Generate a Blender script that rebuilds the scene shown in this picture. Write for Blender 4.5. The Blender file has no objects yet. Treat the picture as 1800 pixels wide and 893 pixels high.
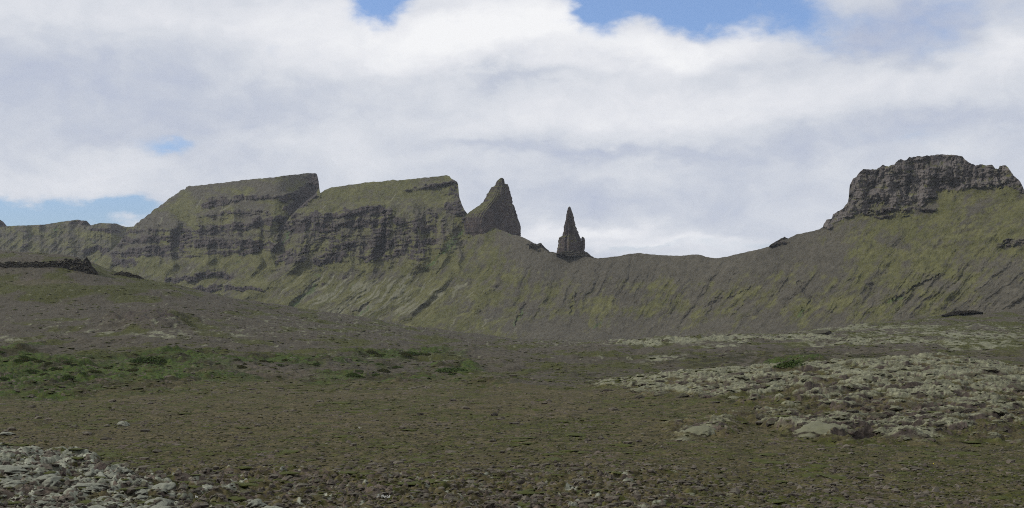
import bpy, bmesh, math, random
import numpy as np
from mathutils import Vector

# ------------------------------------------------------------------ camera, sky, sun
SC = bpy.context.scene
COL = SC.collection
W0, H0 = 1800.0, 893.0
FPX = 2173.0            # focal length in photo pixels
YH = 585.0              # photo row of the true horizon
ZC = 6.0                # eye height above the plain

cam_d = bpy.data.cameras.new('camera')
cam = bpy.data.objects.new('camera', cam_d)
COL.objects.link(cam)
SC.camera = cam
cam.location = (0, 0, ZC)
cam.rotation_euler = (math.pi / 2, 0, 0)
cam_d.sensor_fit = 'HORIZONTAL'
cam_d.sensor_width = 36.0
cam_d.lens = 36.0 * FPX / W0
cam_d.shift_y = (YH - H0 / 2) / W0
cam_d.clip_start = 0.5
cam_d.clip_end = 30000

SUN_EL, SUN_AZ = 36.0, -88.0      # azimuth measured from +Y (view direction) towards +X
SUN_STRENGTH, SUN_ANGLE = 2.6, 1.0
SKY_STRENGTH = 0.10
ALBEDO = 0.80             # one tone for every ground and rock material
HAZE_DENSITY = 0.00004
SC.view_settings.view_transform = 'Standard'
SC.view_settings.look = 'None'
SC.view_settings.gamma = 1.0
SC.view_settings.use_curve_mapping = False
SC.view_settings.exposure = 0.0
SC.cycles.use_denoising = False       # keep the grain and the fine ground texture
SC.cycles.filter_width = 1.05
SC.cycles.max_bounces = 4

sun_d = bpy.data.lights.new('sun', 'SUN')
sun_d.energy = SUN_STRENGTH
sun_d.angle = math.radians(SUN_ANGLE)
sun_d.color = (1.0, 0.96, 0.90)
sun = bpy.data.objects.new('sun', sun_d)
COL.objects.link(sun)
_e, _a = math.radians(SUN_EL), math.radians(SUN_AZ)
_dir = Vector((math.sin(_a) * math.cos(_e), math.cos(_a) * math.cos(_e), math.sin(_e)))
sun.rotation_euler = _dir.to_track_quat('Z', 'Y').to_euler()


class NT:
    """small helper for building node trees"""
    def __init__(self, tree):
        self.t = tree
        tree.nodes.clear()

    def n(self, kind, **kw):
        nd = self.t.nodes.new(kind)
        for k, v in kw.items():
            setattr(nd, k, v)
        return nd

    def set(self, sock, v):
        if isinstance(v, bpy.types.NodeSocket):
            self.t.links.new(v, sock)
        else:
            if hasattr(sock, 'default_value'):
                if sock.type == 'RGBA' and len(v) == 3:
                    v = (*v, 1.0)
                sock.default_value = v

    def math(self, op, a, b=0.0, c=None, clamp=False):
        nd = self.n('ShaderNodeMath', operation=op, use_clamp=clamp)
        self.set(nd.inputs[0], a)
        self.set(nd.inputs[1], b)
        if c is not None:
            self.set(nd.inputs[2], c)
        return nd.outputs[0]

    def vmath(self, op, a, b=(0, 0, 0)):
        nd = self.n('ShaderNodeVectorMath', operation=op)
        self.set(nd.inputs[0], a)
        if len(nd.inputs) > 1:
            self.set(nd.inputs[1], b)
        return nd

    def mix(self, fac, a, b, blend='MIX'):
        nd = self.n('ShaderNodeMix', data_type='RGBA', blend_type=blend, clamp_factor=True)
        self.set(nd.inputs[0], fac)
        self.set(nd.inputs[6], a)
        self.set(nd.inputs[7], b)
        return nd.outputs[2]

    def noise(self, vec, scale, detail=5.0, rough=0.55, dist=0.0, out='Fac'):
        nd = self.n('ShaderNodeTexNoise', noise_dimensions='3D')
        self.set(nd.inputs['Vector'], vec)
        nd.inputs['Scale'].default_value = scale
        nd.inputs['Detail'].default_value = detail
        nd.inputs['Roughness'].default_value = rough
        nd.inputs['Distortion'].default_value = dist
        return nd.outputs[out]

    def ramp(self, v, lo, hi, smooth=True, a=0.0, b=1.0):
        nd = self.n('ShaderNodeMapRange', clamp=True)
        if smooth:
            nd.interpolation_type = 'SMOOTHSTEP'
        self.set(nd.inputs[0], v)
        nd.inputs[1].default_value = lo
        nd.inputs[2].default_value = hi
        nd.inputs[3].default_value = a
        nd.inputs[4].default_value = b
        return nd.outputs[0]


def px_az_el(px, py):
    x, z = (px - 900.0) / FPX, (YH - py) / FPX
    return math.atan2(x, 1.0), math.atan2(z, math.hypot(x, 1.0))


def build_world():
    w = bpy.data.worlds.new('World')
    SC.world = w
    w.use_nodes = True
    T = NT(w.node_tree)
    sky = T.n('ShaderNodeTexSky', sky_type='NISHITA', sun_disc=False)
    sky.sun_elevation = _e
    sky.sun_rotation = _a
    sky.air_density = 1.0
    sky.dust_density = 0.6
    sky.ozone_density = 1.5
    co = T.n('ShaderNodeTexCoord')
    d = T.vmath('NORMALIZE', co.outputs['Generated']).outputs[0]
    sp = T.n('ShaderNodeSeparateXYZ')
    T.set(sp.inputs[0], d)
    az = T.math('ARCTAN2', sp.outputs[0], sp.outputs[1])
    el = T.math('ARCSINE', sp.outputs[2])
    # cloud space: flattened towards the horizon
    cv = T.n('ShaderNodeCombineXYZ')
    T.set(cv.inputs[0], az)
    T.set(cv.inputs[1], T.math('MULTIPLY', el, 1.9))
    c0 = cv.outputs[0]
    warp = T.noise(c0, 9.0, 4.0, 0.55, out='Color')
    wv = T.vmath('SUBTRACT', warp, (0.5, 0.5, 0.5)).outputs[0]
    fine = T.noise(c0, 34.0, 5.0, 0.6, out='Color')
    fv = T.vmath('SUBTRACT', fine, (0.5, 0.5, 0.5)).outputs[0]
    w1 = T.vmath('MULTIPLY', wv, (0.085, 0.055, 0)).outputs[0]
    w2 = T.vmath('MULTIPLY', fv, (0.034, 0.026, 0)).outputs[0]
    ae = T.n('ShaderNodeCombineXYZ')
    T.set(ae.inputs[0], az)
    T.set(ae.inputs[1], el)
    q = T.vmath('ADD', ae.outputs[0], w1).outputs[0]
    q = T.vmath('ADD', q, w2).outputs[0]

    def blobs(lst, q):
        tot = None
        for px, py, rx, ry, amp in lst:
            a, e = px_az_el(px, py)
            s = T.vmath('SUBTRACT', q, (a, e, 0)).outputs[0]
            s = T.vmath('MULTIPLY', s, (FPX / rx, FPX / ry, 0)).outputs[0]
            l2 = T.vmath('DOT_PRODUCT', s, s).outputs['Value']
            g = T.math('EXPONENT', T.math('MULTIPLY', l2, -1.0))
            g = T.math('MULTIPLY', g, amp)
            tot = g if tot is None else T.math('ADD', tot, g)
        return tot

    holes = [(652, -12, 52, 40, 1.25), (1045, 5, 45, 55, 1.1), (1130, -16, 110, 36, 1.1), (1270, -2, 130, 44, 1.15),
             (1390, 20, 70, 42, 0.50), (1560, 40, 180, 60, 0.24), (1720, 20, 130, 80, 0.26),
             (306, 240, 40, 15, 0.52), (270, 244, 60, 22, 0.25),
             (90, 372, 150, 24, 1.0), (235, 374, 90, 20, 0.85), (-60, 365, 90, 26, 0.9), (40, 398, 200, 14, 0.5),
             (1330, 432, 140, 12, 0.38), (1120, 440, 80, 9, 0.3), (500, 70, 30, 20, 0.2),
             (1640, 240, 220, 40, 0.22), (1420, 190, 60, 40, 0.08)]
    hol = blobs(holes, q)
    n1 = T.noise(c0, 26.0, 9.0, 0.62, 0.3)
    cover = T.math('SUBTRACT', 1.0, hol)
    cover = T.math('ADD', cover, T.math('MULTIPLY', T.math('SUBTRACT', n1, 0.5), 0.75))
    cover = T.ramp(cover, 0.02, 0.88)
    bright = [(900, 60, 190, 60, 0.75), (740, 75, 170, 55, 0.55), (600, 120, 120, 40, 0.35), (960, 15, 60, 50, 0.35), (1150, 85, 110, 42, 0.75),
              (1280, 85, 110, 28, 0.50), (540, 20, 120, 40, 0.35), (300, 30, 260, 40, 0.25), (1050, 200, 330, 32, 0.42),
              (1250, 175, 260, 40, 0.25), (1780, 75, 40, 40, 0.55), (90, 318, 170, 26, 0.30), (200, 270, 120, 18, 0.12), (560, 255, 170, 26, 0.28),
              (1020, 408, 130, 13, 0.75), (1180, 432, 160, 12, 0.65), (230, 385, 60, 14, 0.4), (1500, 130, 150, 40, 0.2), (1650, 130, 150, 28, 0.3),
              (240, 150, 260, 55, -0.28), (60, 160, 160, 90, -0.22), (330, 190, 220, 40, -0.18), (900, 138, 120, 14, -0.42), (700, 140, 90, 22, -0.22), (520, 160, 120, 40, -0.20),
              (420, 265, 160, 28, -0.22), (200, 232, 110, 16, -0.22), (1080, 262, 280, 14, -0.42), (820, 262, 120, 20, -0.2), (1000, 345, 220, 30, -0.34), (1250, 350, 200, 40, -0.22),
              (1300, 400, 170, 20, -0.18), (1560, 228, 180, 30, -0.42), (1700, 190, 110, 25, -0.30), (1640, 40, 180, 55, -0.65), (1480, 60, 60, 40, -0.35), (1430, 250, 60, 60, -0.15),
              (1290, 130, 70, 20, -0.22), (640, 320, 160, 30, -0.1), (1700, 300, 160, 40, -0.05)]
    br = blobs(bright, q)
    n2 = T.noise(c0, 14.0, 8.0, 0.58, 0.4)
    n3 = T.noise(q, 48.0, 7.0, 0.62, 0.4)
    v = T.math('ADD', br, T.math('MULTIPLY', T.math('SUBTRACT', n2, 0.5), 1.15))
    v = T.math('ADD', v, T.math('MULTIPLY', T.math('SUBTRACT', n3, 0.5), 0.46))
    rp = T.n('ShaderNodeValToRGB')
    T.set(rp.inputs[0], T.ramp(v, -0.87, 0.97, smooth=False))
    els = rp.color_ramp.elements
    cols = [(0.0, (0.42, 0.475, 0.63)), (0.30, (0.560, 0.600, 0.692)), (0.5, (0.675, 0.704, 0.765)), (0.72, (0.785, 0.80, 0.845)), (1.0, (0.93, 0.935, 0.95))]
    while len(els) < len(cols):
        els.new(0.5)
    for e_, (p_, c_) in zip(els, cols):
        e_.position = p_
        e_.color = (*c_, 1)
    k = 1.0 / SKY_STRENGTH
    cl = T.mix(1.0, rp.outputs[0], (k, k, k, 1), 'MULTIPLY')
    clear = T.mix(1.0, sky.outputs[0], (0.80, 1.08, 1.50, 1), 'MULTIPLY')
    clear = T.mix(T.ramp(el, 0.20, 0.06), clear, T.mix(1.0, clear, (0.86, 0.76, 0.72, 1), 'MULTIPLY'))
    clear = T.mix(0.13, clear, (0.72 * k, 0.76 * k, 0.82 * k, 1))
    out = T.mix(cover, clear, cl)
    bg = T.n('ShaderNodeBackground')
    T.set(bg.inputs[0], out)
    bg.inputs[1].default_value = SKY_STRENGTH
    wo = T.n('ShaderNodeOutputWorld')
    T.set(wo.inputs[0], bg.outputs[0])


build_world()

# ------------------------------------------------------------------ numpy noise
_rs = np.random.RandomState(7)
_PERM = np.concatenate([_rs.permutation(1024)] * 2).astype(np.int32)
_GA = _rs.rand(1024) * 2 * np.pi
_GX, _GY = np.cos(_GA).astype(np.float32), np.sin(_GA).astype(np.float32)


def perlin(x, y, seed=0):
    x = np.asarray(x, np.float32) + seed * 17.31
    y = np.asarray(y, np.float32) + seed * 9.77
    xf, yf = np.floor(x), np.floor(y)
    xi, yi = xf.astype(np.int32) & 1023, yf.astype(np.int32) & 1023
    x = x - xf
    y = y - yf
    u = x * x * x * (x * (x * 6 - 15) + 10)
    v = y * y * y * (y * (y * 6 - 15) + 10)
    x1 = (xi + 1) & 1023
    y1 = (yi + 1) & 1023
    def g(a, b, dx, dy):
        h = _PERM[_PERM[a] + b]
        return _GX[h] * dx + _GY[h] * dy
    n00 = g(xi, yi, x, y)
    n10 = g(x1, yi, x - 1, y)
    n01 = g(xi, y1, x, y - 1)
    n11 = g(x1, y1, x - 1, y - 1)
    a = n00 + u * (n10 - n00)
    b = n01 + u * (n11 - n01)
    return (a + v * (b - a)) * 1.5


def fbm(x, y, seed=0, octs=4, gain=0.5, lac=2.03):
    s, a, tot = 0.0, 1.0, 0.0
    for i in range(octs):
        s = s + a * perlin(x, y, seed + i * 3)
        tot += a
        a *= gain
        x = x * lac
        y = y * lac
    return s / tot


def ridged(x, y, seed=0, octs=3, gain=0.5):
    s, a, tot = 0.0, 1.0, 0.0
    for i in range(octs):
        s = s + a * (1 - np.abs(perlin(x, y, seed + i * 5)) * 1.8)
        tot += a
        a *= gain
        x = x * 2.1
        y = y * 2.1
    return s / tot


def sm(v, lo, hi):
    t = np.clip((v - lo) / (hi - lo), 0, 1)
    return t * t * (3 - 2 * t)


def band(x, y, pts, soft=0.6):
    """mask of a polyline with a half thickness at every point (px, py, half)"""
    best = np.zeros_like(x)
    xs = [p[0] for p in pts]
    if len(pts) == 1:
        pts = [pts[0], (pts[0][0] + 0.1, pts[0][1], pts[0][2])]
    for (x0, y0, h0), (x1, y1, h1) in zip(pts[:-1], pts[1:]):
        dx, dy = x1 - x0, y1 - y0
        t = np.clip(((x - x0) * dx + (y - y0) * dy) / (dx * dx + dy * dy), 0, 1)
        dd = np.hypot(x - x0 - t * dx, y - y0 - t * dy)
        h = h0 + t * (h1 - h0)
        best = np.maximum(best, 1 - sm(dd, h * (1 - soft), h * (1 + soft)))
    return best


def ell(x, y, cx, cy, rx, ry, soft=0.5):
    d = np.sqrt(((x - cx) / rx) ** 2 + ((y - cy) / ry) ** 2)
    return 1 - sm(d, 1 - soft, 1 + soft)


def blur(a, n, axis):
    if n < 1:
        return a
    k = np.hanning(2 * n + 3)[1:-1]
    k /= k.sum()
    pad = [(0, 0)] * a.ndim
    pad[axis] = (n, n)
    p = np.pad(a, pad, mode='edge')
    out = np.zeros_like(a)
    m = a.shape[axis]
    for i, w in enumerate(k):
        out += w * np.take(p, np.arange(i, i + m), axis=axis)
    return out


# ------------------------------------------------------------------ mesh helpers
def grid_mesh(name, P, attrs=None, smooth=False, keep=None):
    """P: (rows, cols, 3) world points -> one quad sheet; attrs: name -> (rows, cols, 4)"""
    r, c = P.shape[:2]
    me = bpy.data.meshes.new(name)
    idx = np.arange(r * c, dtype=np.int32).reshape(r, c)
    quads = np.stack([idx[:-1, :-1], idx[:-1, 1:], idx[1:, 1:], idx[1:, :-1]], -1).reshape(-1, 4)
    verts = P.reshape(-1, 3)
    at = {k: v.reshape(-1, 4) for k, v in (attrs or {}).items()}
    if keep is not None:
        quads = quads[keep.reshape(-1)]
        used = np.unique(quads)
        remap = np.zeros(r * c, np.int32)
        remap[used] = np.arange(len(used))
        quads = remap[quads]
        verts = verts[used]
        at = {k: v[used] for k, v in at.items()}
    me.vertices.add(len(verts))
    me.vertices.foreach_set('co', np.ascontiguousarray(verts, np.float32).ravel())
    me.loops.add(quads.size)
    me.loops.foreach_set('vertex_index', quads.astype(np.int32).ravel())
    me.polygons.add(len(quads))
    me.polygons.foreach_set('loop_start', np.arange(0, quads.size, 4, dtype=np.int32))
    me.polygons.foreach_set('use_smooth', np.full(len(quads), smooth, bool))
    for k, v in at.items():
        a = me.attributes.new(k, 'FLOAT_COLOR', 'POINT')
        a.data.foreach_set('color', np.ascontiguousarray(np.clip(v, 0, 1), np.float32).ravel())
    me.update()
    me.validate()
    return me


def tri_mesh(name, V, F, smooth=False, attrs=None):
    me = bpy.data.meshes.new(name)
    V = np.asarray(V, np.float32)
    F = np.asarray(F, np.int32)
    k = F.shape[1]
    me.vertices.add(len(V))
    me.vertices.foreach_set('co', V.ravel())
    me.loops.add(F.size)
    me.loops.foreach_set('vertex_index', F.ravel())
    me.polygons.add(len(F))
    me.polygons.foreach_set('loop_start', np.arange(0, F.size, k, dtype=np.int32))
    me.polygons.foreach_set('use_smooth', np.full(len(F), smooth, bool))
    for kk, v in (attrs or {}).items():
        a = me.attributes.new(kk, 'FLOAT_COLOR', 'POINT')
        a.data.foreach_set('color', np.ascontiguousarray(np.clip(v, 0, 1), np.float32).ravel())
    me.update()
    me.validate()
    return me


def link(name, me, mat=None, parent=None):
    o = bpy.data.objects.new(name, me)
    COL.objects.link(o)
    if mat:
        me.materials.append(mat)
    if parent:
        o.parent = parent
    return o


def tag(o, label=None, cat=None, group=None, kind=None):
    if label:
        o['label'] = label
    if cat:
        o['category'] = cat
    if group:
        o['group'] = group
    if kind:
        o['kind'] = kind
    return o


# ------------------------------------------------------------------ materials
def ground_like(name, base, layers, fine=3.0, coarse=0.25, bump=0.0, var=0.5, mid=(0.3, 0.3)):
    """base colour, then layers (attribute, channel, colour, colour2) mixed on top, all broken up by noise"""
    m = bpy.data.materials.new(name)
    m.use_nodes = True
    T = NT(m.node_tree)
    co = T.n('ShaderNodeTexCoord').outputs['Object']
    nf = T.noise(co, fine, 6.0, 0.65)
    nc = T.noise(co, coarse, 5.0, 0.6)
    nm = T.noise(co, fine * 0.27, 4.0, 0.6)
    nfs = T.ramp(nf, 0.25, 0.75, False)
    col = T.mix(T.ramp(nc, 0.3, 0.7), base[0], base[1])
    seps = {}
    for attr, ch, ca, cb in layers:
        if attr not in seps:
            a = T.n('ShaderNodeAttribute', attribute_name=attr)
            s = T.n('ShaderNodeSeparateColor')
            T.set(s.inputs[0], a.outputs['Color'])
            seps[attr] = [s.outputs[0], s.outputs[1], s.outputs[2], a.outputs['Alpha']]
        f = seps[attr][ch]
        lc = T.mix(T.ramp(nm, 0.32, 0.68), ca, cb)
        # noisy edge between the layers
        f2 = T.math('ADD', f, T.math('MULTIPLY', T.math('SUBTRACT', nf, 0.5), 0.9))
        f2 = T.math('MULTIPLY', T.ramp(f2, 0.15, 0.85), T.ramp(f, 0.0, 0.12))
        col = T.mix(f2, col, lc)
    nb = T.noise(co, fine * mid[0], 9.0, 0.84)
    vv = T.math('MULTIPLY', T.ramp(nf, 0.22, 0.78, False, 1.0 - var, 1.0 + var), T.ramp(nb, 0.33, 0.67, False, (1.0 - mid[1]) * ALBEDO, (1.0 + mid[1]) * ALBEDO))
    vcol = T.n('ShaderNodeCombineXYZ')
    for i in range(3):
        T.set(vcol.inputs[i], vv)
    col = T.mix(1.0, col, vcol.outputs[0], 'MULTIPLY')
    b = T.n('ShaderNodeBsdfPrincipled')
    T.set(b.inputs['Base Color'], col)
    b.inputs['Roughness'].default_value = 0.95
    b.inputs['Specular IOR Level'].default_value = 0.12
    if bump:
        bp = T.n('ShaderNodeBump')
        bp.inputs['Strength'].default_value = bump
        bp.inputs['Distance'].default_value = 0.4 / fine
        T.set(bp.inputs['Height'], nf)
        T.set(b.inputs['Normal'], bp.outputs[0])
    o = T.n('ShaderNodeOutputMaterial')
    T.set(o.inputs[0], b.outputs[0])
    return m


def rock_mat(name, ca, cb, cap, cap2, cap_amt=0.5, scale=2.0, bump=0.6, lo=0.45, hi=0.8):
    """rock that carries moss or lichen on its upward faces"""
    m = bpy.data.materials.new(name)
    m.use_nodes = True
    T = NT(m.node_tree)
    co = T.n('ShaderNodeTexCoord').outputs['Object']
    oi = T.n('ShaderNodeObjectInfo')
    of = T.n('ShaderNodeCombineXYZ')
    T.set(of.inputs[0], T.math('MULTIPLY', oi.outputs['Random'], 37.0))
    co = T.vmath('ADD', co, of.outputs[0]).outputs[0]
    n1 = T.noise(co, scale, 6, 0.6)
    n2 = T.noise(co, scale * 3.3, 6, 0.65)
    col = T.mix(T.ramp(n1, 0.35, 0.65), ca, cb)
    g = T.n('ShaderNodeNewGeometry')
    s = T.n('ShaderNodeSeparateXYZ')
    T.set(s.inputs[0], g.outputs['Normal'])
    f = T.math('ADD', s.outputs[2], T.math('MULTIPLY', T.math('SUBTRACT', n1, 0.5), 1.2))
    f = T.math('MULTIPLY', T.ramp(f, lo, hi), cap_amt)
    cc = T.mix(T.ramp(n2, 0.35, 0.65), cap, cap2)
    col = T.mix(f, col, cc)
    vv = T.ramp(n2, 0.25, 0.75, False, 0.65 * ALBEDO, 1.35 * ALBEDO)
    vc = T.n('ShaderNodeCombineXYZ')
    for i in range(3):
        T.set(vc.inputs[i], vv)
    col = T.mix(1.0, col, vc.outputs[0], 'MULTIPLY')
    b = T.n('ShaderNodeBsdfPrincipled')
    T.set(b.inputs['Base Color'], col)
    b.inputs['Roughness'].default_value = 0.92
    b.inputs['Specular IOR Level'].default_value = 0.15
    bp = T.n('ShaderNodeBump')
    bp.inputs['Strength'].default_value = bump
    bp.inputs['Distance'].default_value = 0.15 / scale
    T.set(bp.inputs['Height'], n2)
    T.set(b.inputs['Normal'], bp.outputs[0])
    o = T.n('ShaderNodeOutputMaterial')
    T.set(o.inputs[0], b.outputs[0])
    return m


ROCK_A, ROCK_B = (0.042, 0.035, 0.033), (0.070, 0.058, 0.052)
MOSS_A, MOSS_B = (0.082, 0.082, 0.030), (0.116, 0.112, 0.046)
CRAG_A, CRAG_B = (0.085, 0.074, 0.068), (0.135, 0.119, 0.106)
def mountain_mat(name, ra, rb):
    return ground_like(name, ((0.074, 0.067, 0.050), (0.092, 0.083, 0.061)), [
    ('cover', 0, MOSS_A, MOSS_B),
    ('cover', 3, (0.165, 0.160, 0.105), (0.145, 0.140, 0.090)),
    ('cover', 2, (0.065, 0.110, 0.028), (0.05, 0.085, 0.025)),
    ('cover', 1, ra, rb)], fine=0.16, coarse=0.012, var=0.30, mid=(0.8, 0.34))


mat_mountain = mountain_mat('mountain_cover', ROCK_A, ROCK_B)
mat_crag_cover = mountain_mat('crag_cover', CRAG_A, CRAG_B)
mat_ground = ground_like('tundra_cover', ((0.096, 0.080, 0.038), (0.066, 0.058, 0.024)), [  # cloud shade over the foreground is put into these dark ground colours
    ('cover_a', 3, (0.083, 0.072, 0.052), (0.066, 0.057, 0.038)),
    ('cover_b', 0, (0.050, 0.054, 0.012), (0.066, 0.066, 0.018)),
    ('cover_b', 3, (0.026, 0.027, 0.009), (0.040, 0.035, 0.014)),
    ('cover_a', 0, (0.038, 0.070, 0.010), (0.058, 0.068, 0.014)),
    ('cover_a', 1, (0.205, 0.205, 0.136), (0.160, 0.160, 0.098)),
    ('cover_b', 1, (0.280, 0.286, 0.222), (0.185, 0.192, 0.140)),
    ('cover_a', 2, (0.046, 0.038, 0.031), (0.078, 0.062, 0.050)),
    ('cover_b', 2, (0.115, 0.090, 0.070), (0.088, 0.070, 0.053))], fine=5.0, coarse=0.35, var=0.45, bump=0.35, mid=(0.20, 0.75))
mat_crag = rock_mat('crag_rock', (0.070, 0.063, 0.062), (0.115, 0.103, 0.094), MOSS_A, MOSS_B, 0.9, 0.09, 0.8, 0.45, 0.8)
mat_pinnacle = rock_mat('pinnacle_rock', (0.052, 0.042, 0.040), (0.100, 0.078, 0.070), MOSS_A, MOSS_B, 0.95, 0.12, 0.5, 0.22, 0.50)
mat_dark = rock_mat('dark_lava_rock', (0.040, 0.034, 0.028), (0.078, 0.064, 0.051), (0.085, 0.085, 0.04), (0.13, 0.13, 0.075), 0.6, 0.35, 0.8, 0.55, 0.95)
mat_boulder = rock_mat('brown_lava_rock', (0.060, 0.048, 0.042), (0.120, 0.090, 0.074), (0.16, 0.165, 0.105), (0.10, 0.10, 0.05), 0.75, 1.6, 0.9, 0.55, 1.0)
mat_lichen = rock_mat('grey_lichen', (0.085, 0.080, 0.062), (0.060, 0.052, 0.040), (0.300, 0.305, 0.240), (0.205, 0.212, 0.160), 1.0, 2.2, 0.7, 0.30, 0.75)
mat_pale = rock_mat('pale_moss', (0.055, 0.046, 0.036), (0.075, 0.070, 0.036), (0.205, 0.205, 0.136), (0.148, 0.148, 0.088), 1.0, 1.6, 0.7, 0.32, 0.78)
mat_shrub = rock_mat('willow_leaf', (0.050, 0.082, 0.020), (0.070, 0.095, 0.026), (0.060, 0.110, 0.022), (0.080, 0.100, 0.034), 0.6, 1.2, 0.2)
mat_olive = rock_mat('olive_heath', (0.056, 0.062, 0.020), (0.075, 0.075, 0.028), (0.085, 0.092, 0.028), (0.075, 0.070, 0.028), 0.6, 1.0, 0.2)
mat_twig = rock_mat('twig_bark', (0.05, 0.04, 0.03), (0.07, 0.055, 0.04), (0.05, 0.04, 0.03), (0.05, 0.04, 0.03), 0.0, 5.0, 0.2)
mat_white = rock_mat('white_petal', (0.55, 0.55, 0.48), (0.6, 0.6, 0.55), (0.6, 0.6, 0.55), (0.6, 0.6, 0.55), 0.2, 5.0, 0.0)
mat_yellow = rock_mat('yellow_petal', (0.75, 0.62, 0.04), (0.8, 0.68, 0.05), (0.8, 0.7, 0.05), (0.8, 0.7, 0.05), 0.2, 5.0, 0.0)


def world_pt(px, py, Y):
    return np.stack([(px - 900.0) / FPX * Y, Y + 0 * px, ZC + Y * (YH - py) / FPX], -1)


# ------------------------------------------------------------------ the mountain behind
SIL = [(-300, 440), (-200, 450), (150, 474), (205, 432), (214, 418), (222, 408), (236, 396), (248, 387), (262, 376), (275, 366), (290, 355), (300, 347), (310, 340), (318, 335), (325, 333), (328, 328),
       (350, 326), (400, 320), (440, 315), (470, 313), (500, 309), (540, 304.5), (553, 304), (557, 306), (560, 318), (562, 336), (563, 339), (575, 332), (584, 329),
       (610, 325.5), (650, 320), (675, 318.5), (690, 316), (700, 317), (720, 315), (760, 311), (785, 308), (790, 309), (793, 314), (800, 317), (804, 320), (805.6, 326), (806, 330), (807, 345), (812, 360), (817, 370), (822.5, 377),
       (828, 384), (840, 391), (865, 399), (882, 405), (900, 412), (914, 415), (930, 422), (942, 430), (955, 437), (966, 442), (985, 445), (1020, 450), (1050, 454), (1085, 450.5), (1105, 446.5), (1121, 444.5), (1150, 447.5),
       (1175, 449), (1200, 449.5), (1215, 447.5), (1228, 447), (1240, 451), (1258, 454), (1275, 451.5), (1290, 448), (1320, 441), (1340, 437), (1352, 433), (1360, 427), (1385, 419), (1400, 412), (1425, 407), (1440, 403),
       (1446.5, 399), (1448, 393), (1453, 387), (1462.5, 384), (1464, 377.5), (1472, 371), (1482, 366), (1489, 357), (1491.5, 352), (1492.5, 336), (1494, 323), (1500, 313.5), (1505, 311), (1510, 305), (1514, 300), (1517, 296.5),
       (1524, 298), (1530, 297), (1541, 297.5), (1547, 294), (1552, 290), (1558, 291.5), (1563, 292), (1572, 288), (1576, 284), (1580, 280.5), (1584, 280), (1592, 281.5), (1598, 276), (1620, 275), (1640, 273.5), (1652, 271), (1665, 271.5),
       (1680, 273), (1688, 274), (1694, 278), (1702, 284), (1708, 288), (1715, 290.5), (1722, 288.5), (1730, 289.5), (1745, 290.5), (1749, 296), (1752, 297), (1755, 296.5), (1757, 292), (1766, 291), (1772, 294), (1778, 303), (1786, 312),
       (1795, 322), (1800, 334), (1812, 346), (1840, 352), (1900, 370), (2100, 430)]


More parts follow.
